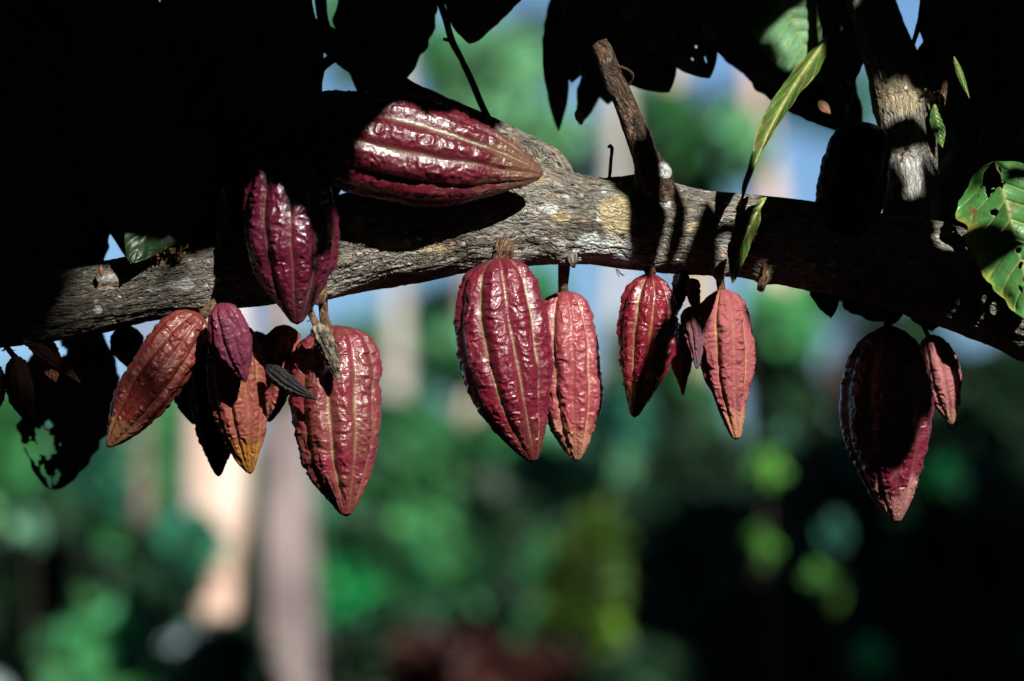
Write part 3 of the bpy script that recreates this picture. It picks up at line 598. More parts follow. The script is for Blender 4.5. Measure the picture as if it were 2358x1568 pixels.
L_((285, 745), (300, 850), 80, d0=.09, seed=62); L_((90, 770), (130, 880), 60, d0=.03, seed=64, mat=LEAFO)
# sunlit leaves
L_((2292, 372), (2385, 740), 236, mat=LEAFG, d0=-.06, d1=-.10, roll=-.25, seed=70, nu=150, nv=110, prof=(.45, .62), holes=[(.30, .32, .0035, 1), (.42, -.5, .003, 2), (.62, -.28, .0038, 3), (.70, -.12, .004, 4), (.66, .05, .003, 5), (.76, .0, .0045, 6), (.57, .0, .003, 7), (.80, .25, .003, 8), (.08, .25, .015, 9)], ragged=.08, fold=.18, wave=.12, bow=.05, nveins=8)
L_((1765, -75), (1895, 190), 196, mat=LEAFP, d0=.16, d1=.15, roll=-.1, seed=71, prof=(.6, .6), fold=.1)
# long rolled leaf hanging over the bough
L_((1905, 85), (1702, 480), 48, mat=LEAFY, d0=-.10, d1=-.12, roll=.3, twist=1.5, seed=72, bend=.045, fold=.9, wave=.22, nu=140, nv=60, nveins=7, ragged=.10, prof=(.3, .9), quilt=.6)
L_((1765, 455), (1687, 652), 66, mat=LEAFY, d0=-.12, d1=-.12, roll=.5, twist=-.8, seed=73, bend=.06, fold=.6, wave=.2, nu=120, nv=50, ragged=.14, nveins=6, quilt=.6)
L_((1722, 452), (1700, 535), 30, mat=LEAFO, d0=-.115, roll=.8, seed=74, fold=.8, nu=50, nv=20)
L_((1776, 285), (1757, 332), 22, mat=LEAFO, d0=-.11, roll=.3, seed=75, fold=.5, nu=50, nv=20)
L_((2152, 240), (2170, 340), 34, mat=LEAFG, d0=.02, seed=76, fold=.4, nu=60, nv=24); L_((2196, 130), (2232, 226), 15, mat=LEAFG, d0=-.02, seed=77, fold=.6, nu=60, nv=24)
L_((2218, 470), (2232, 525), 30, mat=LEAFO, d0=-.05, seed=78, fold=.5, nu=40, nv=20); L_((2300, 380), (2312, 410), 18, mat=LEAFO, d0=-.05, seed=79, nu=40, nv=20)
L_((2230, 558), (2246, 594), 16, mat=LEAFO, d0=-.04, seed=80, nu=40, nv=20); L_((2358, 300), (2350, 360), 26, mat=LEAFO, d0=-.04, seed=81, nu=40, nv=20)
L_((1885, 232), (1912, 262), 22, mat=LEAFO, d0=.09, seed=82, nu=40, nv=20); L_((1330, 250), (1340, 288), 22, mat=LEAFO, d0=.01, seed=83, nu=40, nv=20)

# ------------------------------------------------------------------ the crown overhead: unseen leaves, added and placed to cast the wanted shade
def UP_(px, py, d): return tuple(U(P(px, py, d)[None])[0])
D1 = [(-3500, -4200), (1330, -4200), (1330, -400), UP_(1165, 300, .03), UP_(1000, 262, -.12), UP_(930, 238, -.12), UP_(905, 285, -.13), UP_(875, 235, -.12), UP_(832, 225, -.11), UP_(815, 330, -.145), UP_(800, 430, -.14),
      UP_(775, 600, -.13), UP_(735, 540, -.145), UP_(680, 470, -.15), UP_(640, 430, -.15), UP_(590, 395, -.13), UP_(555, 400, -.10), UP_(480, 575, -.03), UP_(300, 605, -.03), (-3500, 690)]
D3 = [(1300, -4200), (6000, -4200), (6000, 60), (1780, 60), (1700, 30), (1480, 60), (1380, 30), (1320, -30)]
D2 = [UP_(1740, 440, -.04), UP_(1660, 470, -.045), UP_(1640, 560, -.045), UP_(1700, 640, -.04), (1700, 850), (1820, 1000), (1900, 1090), UP_(2000, 1085, -.03), UP_(2030, 1075, -.04), UP_(2070, 1105, -.04), UP_(2120, 1010, -.03), UP_(2152, 930, 0),
      UP_(2150, 840, .02), UP_(2172, 800, .03), UP_(2300, 800, .02), (6000, 900), (6000, 0), (1780, 0)]
S1 = [UP_(1450, 330, -.05), UP_(1530, 330, -.05), UP_(1500, 420, -.045), UP_(1535, 480, -.045), UP_(1528, 640, -.045), UP_(1475, 640, -.045), UP_(1470, 500, -.045), UP_(1445, 440, -.045)]
S2 = [UP_(1565, 425, -.045), UP_(1592, 425, -.045), UP_(1585, 540, -.045), UP_(1560, 640, -.045), UP_(1540, 640, -.045), UP_(1562, 520, -.045)]
S3 = [UP_(1560, 640, -.045), UP_(1640, 560, -.045), UP_(1640, 600, -.045), UP_(1580, 700, -.05), UP_(1545, 760, -.055), UP_(1520, 850, -.05), UP_(1500, 950, -.04), UP_(1492, 850, -.055), UP_(1480, 800, -.06), UP_(1525, 740, -.06), UP_(1535, 660, -.05)]
S4 = [UP_(1592, 700, -.05), UP_(1560, 880, .02), UP_(1530, 760, .02), UP_(1560, 700, .0)]
S5 = [UP_(600, 745, .0), UP_(655, 745, .0), UP_(640, 820, -.02), UP_(640, 960, .01), UP_(560, 960, .03), UP_(560, 800, .03)]
D6 = [(90, 810), (300, 810), (235, 910), (165, 1060), (140, 1260), (60, 1260), (85, 900)]
DARK = [D1, D2, D3, S1, S2, S3, S5]
def ring(px, py, d, rx, ry): 
    c = UP_(px, py, d); return [(c[0]+rx*math.cos(a), c[1]+ry*math.sin(a)) for a in np.linspace(0, 2*math.pi, 10, endpoint=False)]
def quad(d, *pts): return [UP_(x, y, d) for x, y in pts]
LIT = [quad(.0, (2012, 170), (2080, 160), (2150, 165), (2150, 265), (2040, 270), (2015, 240)), quad(.015, (2075, 345), (2128, 345), (2140, 380), (2120, 465), (2080, 430), (2082, 385)),
       quad(-.08, (2212, 410), (2260, 395), (2285, 470), (2300, 420), (2400, 400), (2420, 760), (2330, 720), (2240, 560)),
       quad(.155, (1755, 30), (1790, -10), (1900, 30), (1900, 100), (1865, 160), (1810, 120)),
       quad(-.11, (1895, 110), (1905, 150), (1850, 290), (1800, 360), (1765, 370), (1800, 240)), quad(-.12, (1700, 470), (1760, 455), (1745, 600), (1690, 660), (1685, 560)),
       quad(-.055, (1400, 90), (1370, 90), (1395, 230), (1450, 335), (1490, 320), (1440, 190), (1475, 150)), quad(.02, (2150, 255), (2178, 260), (2178, 335), (2155, 320)), quad(-.02, (2192, 130), (2238, 150), (2238, 228), (2205, 215)),
       ring(2052, 1000, -.045, 9, 9),
       ring(2035, 155, .01, 14, 9), ring(1775, 545, -.04, 9, 6), quad(-.035, (1748, 640), (1772, 640), (1768, 675), (1748, 670)), quad(-.05, (1650, 560), (1700, 570), (1690, 650), (1645, 640)),
       ring(2306, 392, -.05, 10, 14), ring(2225, 495, -.05, 10, 22), ring(2238, 575, -.04, 8, 16), ring(1910, 262, .09, 22, 14)]
LP = []
for q in LIT:
    q = np.array(q); LP += list(q)+list((q+np.roll(q, 1, 0))/2)+[q.mean(0)]+list((q+q.mean(0))/2)
LP = np.array(LP)
def hit(p, polys):
    r = np.zeros(len(p), bool)
    for q in polys: r |= inpoly(p, q)
    return r
def offcam(V, m=60):
    q = pxof(V); return ~((q[:, 0] > -m) & (q[:, 0] < 2358+m) & (q[:, 1] > -m) & (q[:, 1] < 1568+m) & (q[:, 2] > 0))
def greens(n, rng, base=(.03, .07, .018), var=.5):
    k = rng.uniform(1-var, 1+var, n)[:, None]; h = rng.uniform(.8, 1.25, (n, 1))
    return np.array(base)[None]*k*np.c_[h, np.ones(n), 1/h]
SMP = [(-.5, 0), (.5, 0), (-.25, .36), (-.25, -.36), (.1, .5), (.1, -.5), (.35, .26), (.35, -.26), (0, 0), (-.25, 0), (.25, 0)]
def covers(cen, d, s, ln, wd):
    """leaves whose shadow would fall on one of the sunlit spots"""
    uc = U(cen); ua = U(cen+d*(ln*.5)[:, None])-uc; ub = U(cen+s*(wd*.55)[:, None])-uc
    det = ua[:, 0]*ub[:, 1]-ua[:, 1]*ub[:, 0]; r = np.zeros(len(cen), bool)
    for p in LP:
        w = p[None]-uc; A = (w[:, 0]*ub[:, 1]-w[:, 1]*ub[:, 0])/det; B = (ua[:, 0]*w[:, 1]-ua[:, 1]*w[:, 0])/det
        r |= (np.abs(A) < 1.08) & (np.abs(B) < 1.08)
    return r
def casters(n, l0, l1, s0, s1, seed, box):
    rng = np.random.RandomState(seed)
    ux = rng.uniform(box[0], box[1], n); uy = rng.uniform(box[2], box[3], n); Lr = rng.uniform(l0, l1, n)
    pl = FOC[None]+RT[None]*((ux-1179)/2358)[:, None]+UP[None]*((784-uy)/2358)[:, None]
    cen = pl+SUN[None]*Lr[:, None]
    ln = rng.uniform(s0, s1, n); wd = ln*rng.uniform(.38, .5, n)
    nr = SUN[None]+rng.normal(0, .35, (n, 3)); dr = rng.normal(0, 1, (n, 3)); dr[:, 2] -= .5; dr -= nr*((dr*nr).sum(1)/(nr*nr).sum(1))[:, None]
    d = dr/np.linalg.norm(dr, axis=1)[:, None]; s = np.cross(d, nr); s /= np.linalg.norm(s, axis=1)[:, None]
    ok = hit(np.c_[ux, uy], DARK)
    for a, b in SMP:
        q = cen+d*(a*ln)[:, None]+s*(b*wd)[:, None]; uq = U(q)
        ok &= hit(uq, DARK) & ~hit(uq, LIT) & offcam(q, 40)
    ok[ok] = ~covers(cen[ok], d[ok], s[ok], ln[ok], wd[ok])
    return cen[ok], dr[ok], nr[ok], ln[ok], wd[ok]
parts = [casters(9000, .95, 1.5, .16, .26, 1, (-2600, 4800, -3600, 1100)), casters(9000, .95, 1.4, .07, .12, 2, (-1500, 3600, -1500, 1300)), casters(26000, .85, 1.1, .018, .045, 3, (-200, 2700, -400, 1500))]
CEN = [np.concatenate([p[i] for p in parts]) for i in range(5)]
def hand(p0, p1, w, Lr):  # unseen leaf added by hand, shaped to cast one chosen shadow
    a, b = np.array(UP_(*p0)), np.array(UP_(*p1)); m = (a+b)/2; dv = RT*(b-a)[0]-UP*(b-a)[1]; ln = np.linalg.norm(b-a)*PXM
    c = FOC+RT*((m[0]-1179)*PXM)+UP*((784-m[1])*PXM)+SUN*Lr
    return c, dv, SUN+np.array([.05, .02, 0]), ln, w*PXM
HL = [hand((1478, 290, -.045), (1506, 660, -.045), 88, .84), hand((1448, 330, -.055), (1506, 440, -.045), 66, .84), hand((1590, 330, -.045), (1548, 660, -.045), 36, .84), hand((1665, 500, -.05), (1545, 800, -.055), 92, .92), hand((1545, 700, -.06), (1478, 1000, -.05), 80, 1.0),
      hand((1650, 420, -.045), (1600, 660, -.045), 56, .86), hand((1600, 690, -.04), (1560, 870, .0), 50, .95),
      hand((1990, 306, .02), (2165, 300, .02), 66, .85), hand((2030, 520, .02), (2170, 490, .02), 76, .9), hand((2050, 330, .02), (2062, 520, .02), 44, .88), hand((1990, 90, .03), (2130, 110, .02), 96, .8), hand((2110, 600, -.04), (2290, 650, -.04), 110, .95), hand((1745, 470, -.045), (1860, 580, -.045), 110, .9), hand((2100, 545, -.045), (2190, 600, -.05), 60, .9), hand((2120, 560, -.045), (2160, 480, -.02), 50, .9), hand((2015, 790, -.04), (2000, 1085, -.035), 130, 1.1), hand((2105, 770, -.04), (2085, 1060, -.04), 100, 1.08), hand((1960, 930, -.035), (2090, 1060, -.045), 130, 1.1), hand((1955, 820, -.03), (1985, 1080, -.03), 90, 1.12), hand((2140, 780, -.02), (2135, 960, -.01), 60, 1.0), hand((2140, 330, .01), (2160, 500, .01), 40, .9)]
CEN = [np.concatenate([CEN[i], np.array([h[i] for h in HL])]) for i in range(5)]
# looser unseen leaves added to block the sky, kept out of the shafts of sun and of the view
rng = np.random.RandomState(9)
def scatter(n, lo, hi, s0, s1):
    c = rng.uniform(lo, hi, (n, 3)); ln = rng.uniform(s0, s1, n); wd = ln*.45
    dr = rng.normal(0, 1, (n, 3)); nr = rng.normal(0, .6, (n, 3)); nr[:, 2] += 1
    u = U(c); k = -((c-FOC[None])@FW)/SF
    d = dr/np.linalg.norm(dr, axis=1)[:, None]; s = np.cross(d, nr); s /= np.linalg.norm(s, axis=1)[:, None]
    ok = offcam(c, 500); fr = ((c-FOC[None])@FW) < 0; ok[fr] &= ~covers(c[fr], d[fr], s[fr], ln[fr], wd[fr])
    for a, b in SMP:
        q = c+d*(a*ln)[:, None]+s*(b*wd)[:, None]; u = U(q); ok &= offcam(q, 100)
        ok &= ~(((u[:, 0] > -450) & (u[:, 0] < 2420) & (u[:, 1] > 0) & (u[:, 1] < 1500) | hit(u, LIT)) & (((q-FOC[None])@FW) < 0))
    return c[ok], dr[ok], nr[ok], ln[ok], wd[ok]
sc_ = scatter(9000, (-5, -7, 2.75), (5.2, 2.6, 4.3), .3, .5)
sc2 = scatter(1100, (-4.5, 2.6, 3.1), (4.5, 3.3, 4.2), .3, .5)
sc_ = [np.concatenate([sc_[i], sc2[i]]) for i in range(5)]
ALL = [np.concatenate([CEN[i], sc_[i]]) for i in range(5)]
leafmass('crown', ALL[0], ALL[1], ALL[2], ALL[3], ALL[4], greens(len(ALL[0]), rng), CLOUDD, tree)  # includes the added leaves that shape shadows and block sky
print('crown leaves', [len(p[0]) for p in parts], len(sc_[0]))
# broken shade from an added unseen tree farther up the light, dims the left end of the bough
def added_neighbour(label, x, y, h, boxes, s0, s1, n, thin=None, name='cocoa_tree', cat='tree'):  # trees added out of view to close off sky light
    t = empty(name, (x, y, 0), label, cat, 'unseen cocoa trees added around the camera')
    tube('trunk', [(x, y, 0, .12), (x+.1, y, h*.4, .09), (x-.05, y+.1, h*.7, .07), (x, y, h, .04)], BARK, t, nu=60, nv=20, amp=.004, freq=30)
    cs = [scatter(n, lo, hi, s0, s1) for lo, hi in boxes]
    A = [np.concatenate([c[i] for c in cs]) for i in range(5)]
    leafmass('crown', *A, greens(len(A[0]), rng), CLOUDD, t); return t
added_neighbour('unseen cocoa tree added to the left of the camera to block the sky', -3.6, -2.5, 3.2, [((-5.4, -7.2, .3), (-3.0, 2.4, 5.2))], .35, .55, 4200)
added_neighbour('unseen cocoa tree added to the right of the camera to block the sky', 4.0, -2.0, 3.2, [((3.2, -7.2, .3), (5.6, 2.4, 5.6))], .35, .55, 4200)
added_neighbour('unseen cocoa tree added behind the camera to block the sky', 0.4, -8.2, 3.4, [((-5.6, -9.6, .2), (7, -6.9, 7.8))], .35, .6, 9000)
# thin high foliage, added out of view to dim the left side
n = 900; ux = rng.uniform(-1400, 640, n); uy = rng.uniform(560, 2300, n); Lr = rng.uniform(4.5, 6, n)
pl = FOC[None]+RT[None]*((ux-1179)/2358)[:, None]+UP[None]*((784-uy)/2358)[:, None]+SUN[None]*Lr[:, None]
keep = (rng.uniform(0, 1, n) < np.clip((430-ux)/420, 0, 1)*.62) & offcam(pl, 200)
pl = pl[keep]; n = len(pl)
t = empty('added_shade_tree', (5.2, -4.6, 0), 'unseen slender shade tree added up-sun to dim the left end of the bough', 'tree')
tube('trunk', [(5.2, -4.6, 0, .14), (4.6, -4.6, 2.2, .1), (3.0, -4.4, 4.6, .06), (1.6, -4.2, 5.2, .03)], BARK, t, nu=80, nv=20, amp=.004, freq=30)
ln = rng.uniform(.06, .12, n); leafmass('crown', pl, rng.normal(0, 1, (n, 3)), SUN[None]+rng.normal(0, .4, (n, 3)), ln, ln*.5, greens(n, rng), CLOUD, t)

# ------------------------------------------------------------------ background wood
PAL = dict(pale=(.20, .36, .17), palem=(.12, .32, .16), mid=(.04, .18, .06), teal=(.03, .18, .11), sat=(.01, .22, .07), yel=(.055, .12, .014), olive=(.20, .26, .09), dark=(.012, .035, .016), tan=(.42, .30, .18), brown=(.10, .04, .02), bright=(.05, .17, .025), blue=(.12, .24, .24), red=(.035, .012, .01))  # 'dark' puts shade into the foliage colour
BARKDK = bark_mat('bark_dark_wet', [(.02, .015, .01), (.04, .03, .02), (.06, .045, .03)], .1)
def bush(label, px, py, Dm, rx, ry, pal, n, ls=.16, cat='shrub', name='shrub', sparse=False, depth=None, group='trees and bushes of the wood behind', stem=True, pal2=None, var=.45):
    d = Dm-DF; k = Dm/DF*PXM; c = P(px, py, d); a, b = rx*k, ry*k; dd = depth or max(a, .3)
    r_ = np.random.RandomState(int(px*7+py*13+Dm*3) % 99991)
    q = r_.normal(0, 1, (n, 3)); q /= np.linalg.norm(q, axis=1)[:, None]
    nb = 3 if n < 200 else (11 if n < 4000 else 30); bc = r_.normal(0, 1, (nb, 3)); bc /= np.linalg.norm(bc, axis=1)[:, None]; bc *= r_.uniform(.15, .85, (nb, 1)); bs = r_.uniform(.18, .5, nb)
    bi = r_.choice(nb, n, p=bs**1.5/(bs**1.5).sum()); rad = r_.uniform(.4, 1, n)**.6
    q = bc[bi]+q*(rad*bs[bi])[:, None]
    cen = c[None]+RT[None]*(q[:, 0]*a)[:, None]+FW[None]*(q[:, 1]*dd)[:, None]+UP[None]*(q[:, 2]*b)[:, None]
    bi = bi[cen[:, 2] > .05]; cen = cen[cen[:, 2] > .05]; n = len(cen); q = q[:n]; bk = r_.uniform(.2, 1.9, nb)  # bk: clump tone, painting sunlit and shaded clumps into the leaf colour
    ln = r_.uniform(.6, 1.3, n)*ls; dr = r_.normal(0, 1, (n, 3)); dr[:, 2] -= .4
    nr = r_.normal(0, .7, (n, 3)); nr[:, 2] += .7; nr[:, 1] -= .4
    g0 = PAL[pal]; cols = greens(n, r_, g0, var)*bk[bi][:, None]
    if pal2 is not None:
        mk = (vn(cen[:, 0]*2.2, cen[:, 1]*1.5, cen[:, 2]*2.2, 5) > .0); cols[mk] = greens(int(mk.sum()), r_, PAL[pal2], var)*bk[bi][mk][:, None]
    t = empty(name, (c[0], c[1], 0), label, cat, group)
    if stem: tube('trunk', [(c[0], c[1], -.05, .014 if n > 100 else .005), (c[0]+.04, c[1], c[2]*.5, .010 if n > 100 else .004), (c[0], c[1], c[2], .004)], BARKDK, t, nu=24, nv=10)
    leafmass('crown', cen, dr, nr, ln, ln*.5, cols, CLOUD, t); return t
def bgtrunk(label, Dm, pts, mat, group='pale trunks in the background'):
    d = Dm-DF; t = None; w = [np.r_[P(x, y, d), r*PXM*Dm/DF] for x, y, r in pts]
    b = w[-1].copy(); g_ = b.copy(); g_[2] = -.1; g_[3] *= 1.15; w.append(g_)
    e = w[0].copy()
    t = empty('tree', (g_[0], g_[1], 0), label, 'tree', group)
    top = e.copy(); top[2] += 4; top[3] *= .7; w.insert(0, top)
    tube('trunk', w, mat, t, nu=140, nv=28, amp=.006, freq=14, stretch=3)
    r_ = np.random.RandomState(int(Dm*10)+int(pts[0][0])); n = 700
    q = r_.normal(0, .55, (n, 3)); q[:, 2] *= .7; cen = np.array(top[:3])[None]+q+[[0, 0, .6]]; ln = r_.uniform(.12, .25, n)
    leafmass('crown', cen, r_.normal(0, 1, (n, 3)), r_.normal(0, 1, (n, 3))+[[0, 0, 1]], ln, ln*.5, greens(n, r_, PAL['mid']), CLOUD, t)
def smooth_bark(name, a, b_, c):
    m, n, l, b = newmat(name); o = N(n, 'ShaderNodeTexCoord').outputs['Object']
    col = ramp(n, l, noise(n, l, mapping(n, l, o, (1, 1, .35)), 6, 4, .6, .4), [(.35, a), (.5, b_), (.65, c)])  # tone variation paints dappled shade into the trunk colour
    l.new(col, b.inputs['Base Color']); b.inputs['Roughness'].default_value = .8; return m
TPK = smooth_bark('bark_pinkish', (.42, .25, .18), (.60, .41, .32), (.66, .54, .46))
TGR = smooth_bark('bark_mauve_grey', (.08, .065, .065), (.18, .14, .135), (.32, .25, .235))
TTN = smooth_bark('bark_tan', (.22, .14, .08), (.40, .28, .17), (.50, .42, .28))
TPL = smooth_bark('bark_pale', (.25, .25, .20), (.42, .38, .33), (.52, .44, .40))
TBR = smooth_bark('bark_brown_smooth', (.12, .07, .05), (.20, .12, .10), (.14, .09, .08))
bgtrunk('blurred peach-coloured trunk, brightest in the background at lower left', 12.6, [(520, 500, 50), (512, 760, 66), (500, 1000, 80), (494, 1200, 74), (495, 1320, 44), (500, 1500, 36), (505, 1700, 34)], TPK)
bgtrunk('blurred mauve-grey straight trunk right of the peach-coloured one', 13.3, [(640, 600, 46), (652, 800, 52), (660, 1050, 58), (664, 1300, 62), (668, 1700, 66)], TGR)
bgtrunk('faint pale trunk behind the gap right of the speckled red pod', 21, [(912, 600, 24), (912, 800, 30), (908, 1000, 30), (905, 1300, 26)], TPL)
bgtrunk('faint tan trunk left of the large crimson pod', 22, [(1090, 600, 26), (1085, 850, 32), (1080, 1100, 34), (1075, 1400, 28)], TTN)
bgtrunk('faint pink-white trunk right of the rose-red pod', 20, [(1420, 500, 24), (1408, 800, 34), (1400, 1050, 34), (1395, 1300, 24)], TPL)
bgtrunk('blurred straw-coloured trunk above the bough, right of the forked twig', 19, [(1545, 60, 30), (1555, 250, 40), (1590, 480, 36), (1610, 900, 40), (1620, 1400, 36)], TTN)
bgtrunk('blurred salmon-coloured trunk above the bough, behind the rolled leaf', 18, [(1735, 60, 26), (1742, 260, 34), (1775, 450, 26), (1790, 800, 36), (1800, 1300, 32)], TPK)
bgtrunk('dim brown trunk at the far left between green bushes', 15, [(330, 900, 18), (328, 1100, 24), (335, 1300, 18), (345, 1600, 16)], TBR)
ULAB = 'blurred '
for a in [
 ('pale green bush seen through the top left gap', 795, 60, 32, 60, 120, 'palem', 1500),
 ('dull green tree crown behind the thin twig', 1080, 190, 18, 120, 150, 'palem', 1500),
 ('olive tree crown above the sideways pod', 1190, 340, 17, 130, 90, 'olive', 1800),
 ('sparse bluish foliage at the top centre gap', 1230, 100, 40, 80, 120, 'blue', 900),
 ('thin blue-green foliage left of the forked twig', 1330, 330, 34, 110, 110, 'blue', 900),
 ('green crown between the straw and salmon trunks', 1655, 300, 26, 50, 150, 'mid', 1500),
 ('yellowish crown left of the straw trunk', 1490, 300, 27, 60, 130, 'olive', 1300),
 ('thin teal foliage right of the rolled leaf', 1900, 220, 34, 110, 70, 'teal', 800),
 ('thin grey-blue foliage beside the upright stem', 1990, 230, 36, 60, 100, 'blue', 500),
 ('teal crown under the bough at left centre', 880, 820, 26, 150, 110, 'teal', 1700),
 ('mid green crown below the speckled red pod gap', 960, 1010, 19, 110, 130, 'palem', 1700),
 ('green crown left of the large crimson pod', 1010, 760, 30, 90, 120, 'mid', 900),
 ('pale green crown between the two centre trunks', 1200, 1060, 18, 110, 120, 'palem', 1700),
 ('teal crown behind the rose-red pod', 1240, 700, 19, 40, 110, 'teal', 700),
 ('green crown under the rose-red pod', 1330, 1130, 17, 140, 100, 'palem', 1600),
 ('dark teal crown below the scarlet pod', 1540, 900, 19, 110, 140, 'teal', 1800),
 ('brownish crown right of the dusty pink pod', 1790, 800, 16, 70, 160, 'brown', 900),
 ('thin pale teal foliage under the right of the bough', 1860, 690, 32, 130, 60, 'teal', 600),
 ('dark green crown between the pink and maroon pods', 1830, 980, 18, 90, 130, 'dark', 1600),
 ('olive-brown crown left of the maroon pod', 1980, 880, 20, 50, 130, 'brown', 900),
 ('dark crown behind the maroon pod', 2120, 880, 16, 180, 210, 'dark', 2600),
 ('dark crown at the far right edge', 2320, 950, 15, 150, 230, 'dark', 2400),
 ('light green bush at the far left', 60, 1000, 18, 120, 190, 'palem', 1900),
 ('blue-green bush under the rust-red pod', 240, 1130, 18, 150, 150, 'teal', 1900),
 ('pale green bush between the holed leaf and the left trunk', 380, 1010, 17, 70, 160, 'palem', 1500),
 ('mid green bush at the lower left', 120, 1400, 14, 200, 180, 'mid', 2600),
 ('mottled green bush in the lower left corner', 250, 1560, 13, 240, 160, 'mid', 2600),
 ('green bush between the two left trunks', 590, 1350, 17, 90, 200, 'mid', 1600),
 ('saturated green bush right of the mauve-grey trunk', 820, 1290, 14, 110, 100, 'sat', 2200),
 ('dark green bush at the lower centre', 1060, 1280, 15, 190, 140, 'mid', 2600),
 ('pale green bush behind the speckled red pod tip', 900, 1160, 20, 120, 80, 'palem', 1500),
 ('yellow-green bush at the lower centre right', 1340, 1450, 12.9, 72, 300, 'yel', 1500),
 ('reddish-brown bush at the bottom centre', 1130, 1560, 12.5, 230, 90, 'red', 2000),
 ('green leafy crown over the foot of the straw trunk', 1600, 420, 16, 60, 60, 'teal', 500),
 ('small green crown crossing the salmon trunk', 1700, 330, 15.5, 46, 70, 'palem', 420),
 ('thin teal crown crossing the pale trunk right of the rose-red pod', 1410, 960, 16.5, 60, 60, 'teal', 260),
 ('thin green crown crossing the straw trunk', 1560, 300, 15.5, 50, 90, 'palem', 170),
 ('green crown crossing the faint trunk left of the crimson pod', 1060, 820, 17, 70, 70, 'palem', 320),
 ('thin green crown before the top of the mauve-grey trunk', 680, 860, 12.6, 40, 60, 'palem', 60),
 ('green bush over the foot of the dim brown trunk', 335, 1360, 14, 80, 140, 'mid', 900),
 ('dark bush at the bottom, right of the reddish one', 1440, 1590, 12.3, 120, 110, 'dark', 1500),
 ('dark bush added in front of the foot of the peach trunk for its shade', 510, 1570, 12.2, 120, 110, 'dark', 1500),  # bush added where the trunk foot lies in shade
 ('small pale bush crossing the peach trunk', 440, 1240, 12.6, 36, 60, 'teal', 240),
 ('mid green hedge bush behind the lower centre', 1330, 1420, 16, 170, 230, 'mid', 3200),
 ('deep green bush behind the lower left', 180, 1380, 16.5, 260, 230, 'mid', 3400),
 ('dark teal bush behind the lower centre left', 900, 1420, 16.5, 260, 200, 'teal', 3400),
 ('olive bush tangled behind the yellow-green one', 1470, 1330, 15.5, 110, 170, 'dark', 2400),
 ('very dark bush at the bottom left of centre', 850, 1540, 13.5, 160, 140, 'dark', 2000),
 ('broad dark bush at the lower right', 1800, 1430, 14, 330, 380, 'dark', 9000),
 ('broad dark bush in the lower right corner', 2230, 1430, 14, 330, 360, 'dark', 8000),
 ('dark bush just below the scarlet pod', 1600, 1180, 15, 160, 150, 'dark', 2400),
]:
    l_, x, y, Dm, rx, ry, pal, n = a; tree_ = 'crown' in l_ or 'foliage' in l_
    bush(ULAB+l_, x, y, Dm, rx, ry, pal, n, ls=.10+.004*Dm, cat='tree' if tree_ else 'shrub', name='background_tree' if tree_ else 'shrub', pal2={'palem': 'mid', 'mid': 'dark', 'teal': 'mid', 'yel': 'mid', 'sat': 'mid', 'dark': 'dark', 'olive': 'palem', 'brown': 'mid', 'blue': 'blue', 'red': 'dark'}[pal])
SPR = [(1760, 1090, 12, 26, 36, 'bright', 'below the dusty pink pod'), (1742, 1245, 12, 22, 30, 'bright', 'low on the right, under a larger patch'), (2345, 1090, 11.5, 24, 50, 'bright', 'at the right edge'), (1905, 1340, 12, 26, 40, 'bright', 'low on the right'), (1790, 1010, 13, 40, 26, 'palem', 'just right of the dusty pink tip'),
       (1990, 1500, 12, 40, 30, 'sat', 'near the bottom right'), (1930, 1240, 12.5, 46, 40, 'teal', 'left of the maroon pod tip'), (2200, 1100, 12.5, 50, 34, 'sat', 'right of the maroon pod'), (70, 1210, 13, 40, 40, 'palem', 'at the lower left edge')]
for x, y, Dm, rx, ry, pal, w in SPR:
    bush('blurred sunlit spray of leaves '+w, x, y, Dm, rx, ry, pal, 18, ls=.08, depth=.12, cat='sapling', name='sapling', group='sunlit saplings in the dark wood')
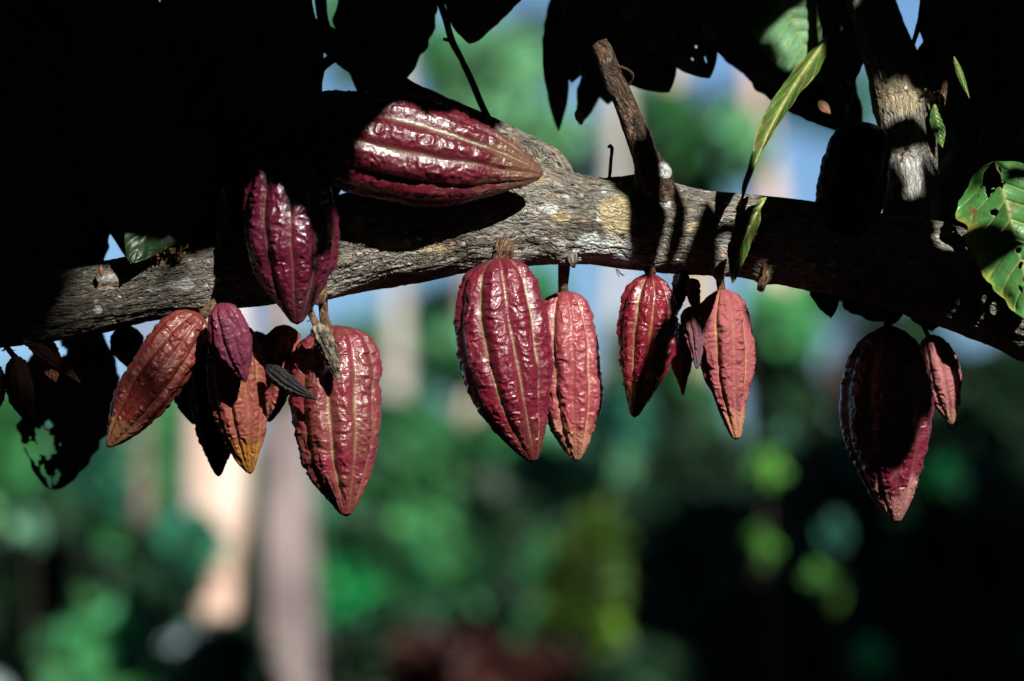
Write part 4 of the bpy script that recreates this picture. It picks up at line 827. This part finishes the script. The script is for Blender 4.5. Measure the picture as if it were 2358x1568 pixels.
# far wood
rf = np.random.RandomState(77)
FAR = ['outside the picture, far to the left', 'outside the picture, a little to the left', 'at the left edge, behind the pale green bush', 'behind the rust-red slanting pod', 'between the peach and the mauve-grey trunks', 'right of the speckled red pod',
       'behind the faint tan trunk', 'behind the pair of crimson and rose pods', 'below the scarlet pod', 'behind the dusty pink pod', 'left of the dark maroon pod', 'behind the dark maroon pod', 'at the right edge', 'outside the picture, far to the right']
for i, w in enumerate(FAR):
    x = -700+i*280+rf.uniform(-60, 60); Dm = rf.uniform(44, 60); y = 1290+rf.uniform(-50, 60)-(60 if x < 1300 else 120)
    bush('blurred distant tree of the far wood '+w, x, y, Dm, 220, 330, ['palem', 'mid', 'teal'][i % 3], 1700, ls=.5, cat='tree', name='distant_tree', group='distant trees of the far wood', pal2='mid')
# deep shade over the right-hand bushes: an unseen tree added with its crown above the picture
def bgshade():
    r_ = np.random.RandomState(5); n = 9000; d = 13.5-DF; k = 13.5/DF*PXM
    poly = [(1470, 1130), (1640, 1010), (1800, 880), (2050, 760), (3200, 500), (3200, 2300), (1420, 2300)]
    x = r_.uniform(1300, 3200, n); y = r_.uniform(500, 2300, n); Lr = r_.uniform(4.2, 6.5, n)
    ok = inpoly(np.c_[x, y], poly)
    pt = FOC[None]+FW[None]*d+RT[None]*((x-1179)*k)[:, None]+UP[None]*((784-y)*k)[:, None]
    cen = pt+SUN[None]*Lr[:, None]
    for sx, sy, Dm, rx, ry, *_ in SPR:
        c = P(sx, sy, Dm-DF); v = cen-c[None]; al = v@SUN; dist = np.linalg.norm(v-al[:, None]*SUN[None], axis=1)
        ok &= dist > rx*PXM*Dm/DF*1.5+.06
    ok &= offcam(cen, 150)
    cen = cen[ok]; n = len(cen); ln = r_.uniform(.15, .3, n)
    t = empty('added_shade_tree', (5.2, 4.5, 0), 'unseen broad shade tree added to darken the bushes at the lower right', 'tree')
    tube('trunk', [(5.2, 4.5, 0, .2), (5.1, 4.5, 2.5, .16), (4.4, 4.2, 4.2, .1)], BARK, t, nu=60, nv=20, amp=.004, freq=30)
    leafmass('crown', cen, r_.normal(0, 1, (n, 3)), SUN[None]+r_.normal(0, .4, (n, 3)), ln, ln*.55, greens(n, r_), CLOUDD, t)
bgshade()
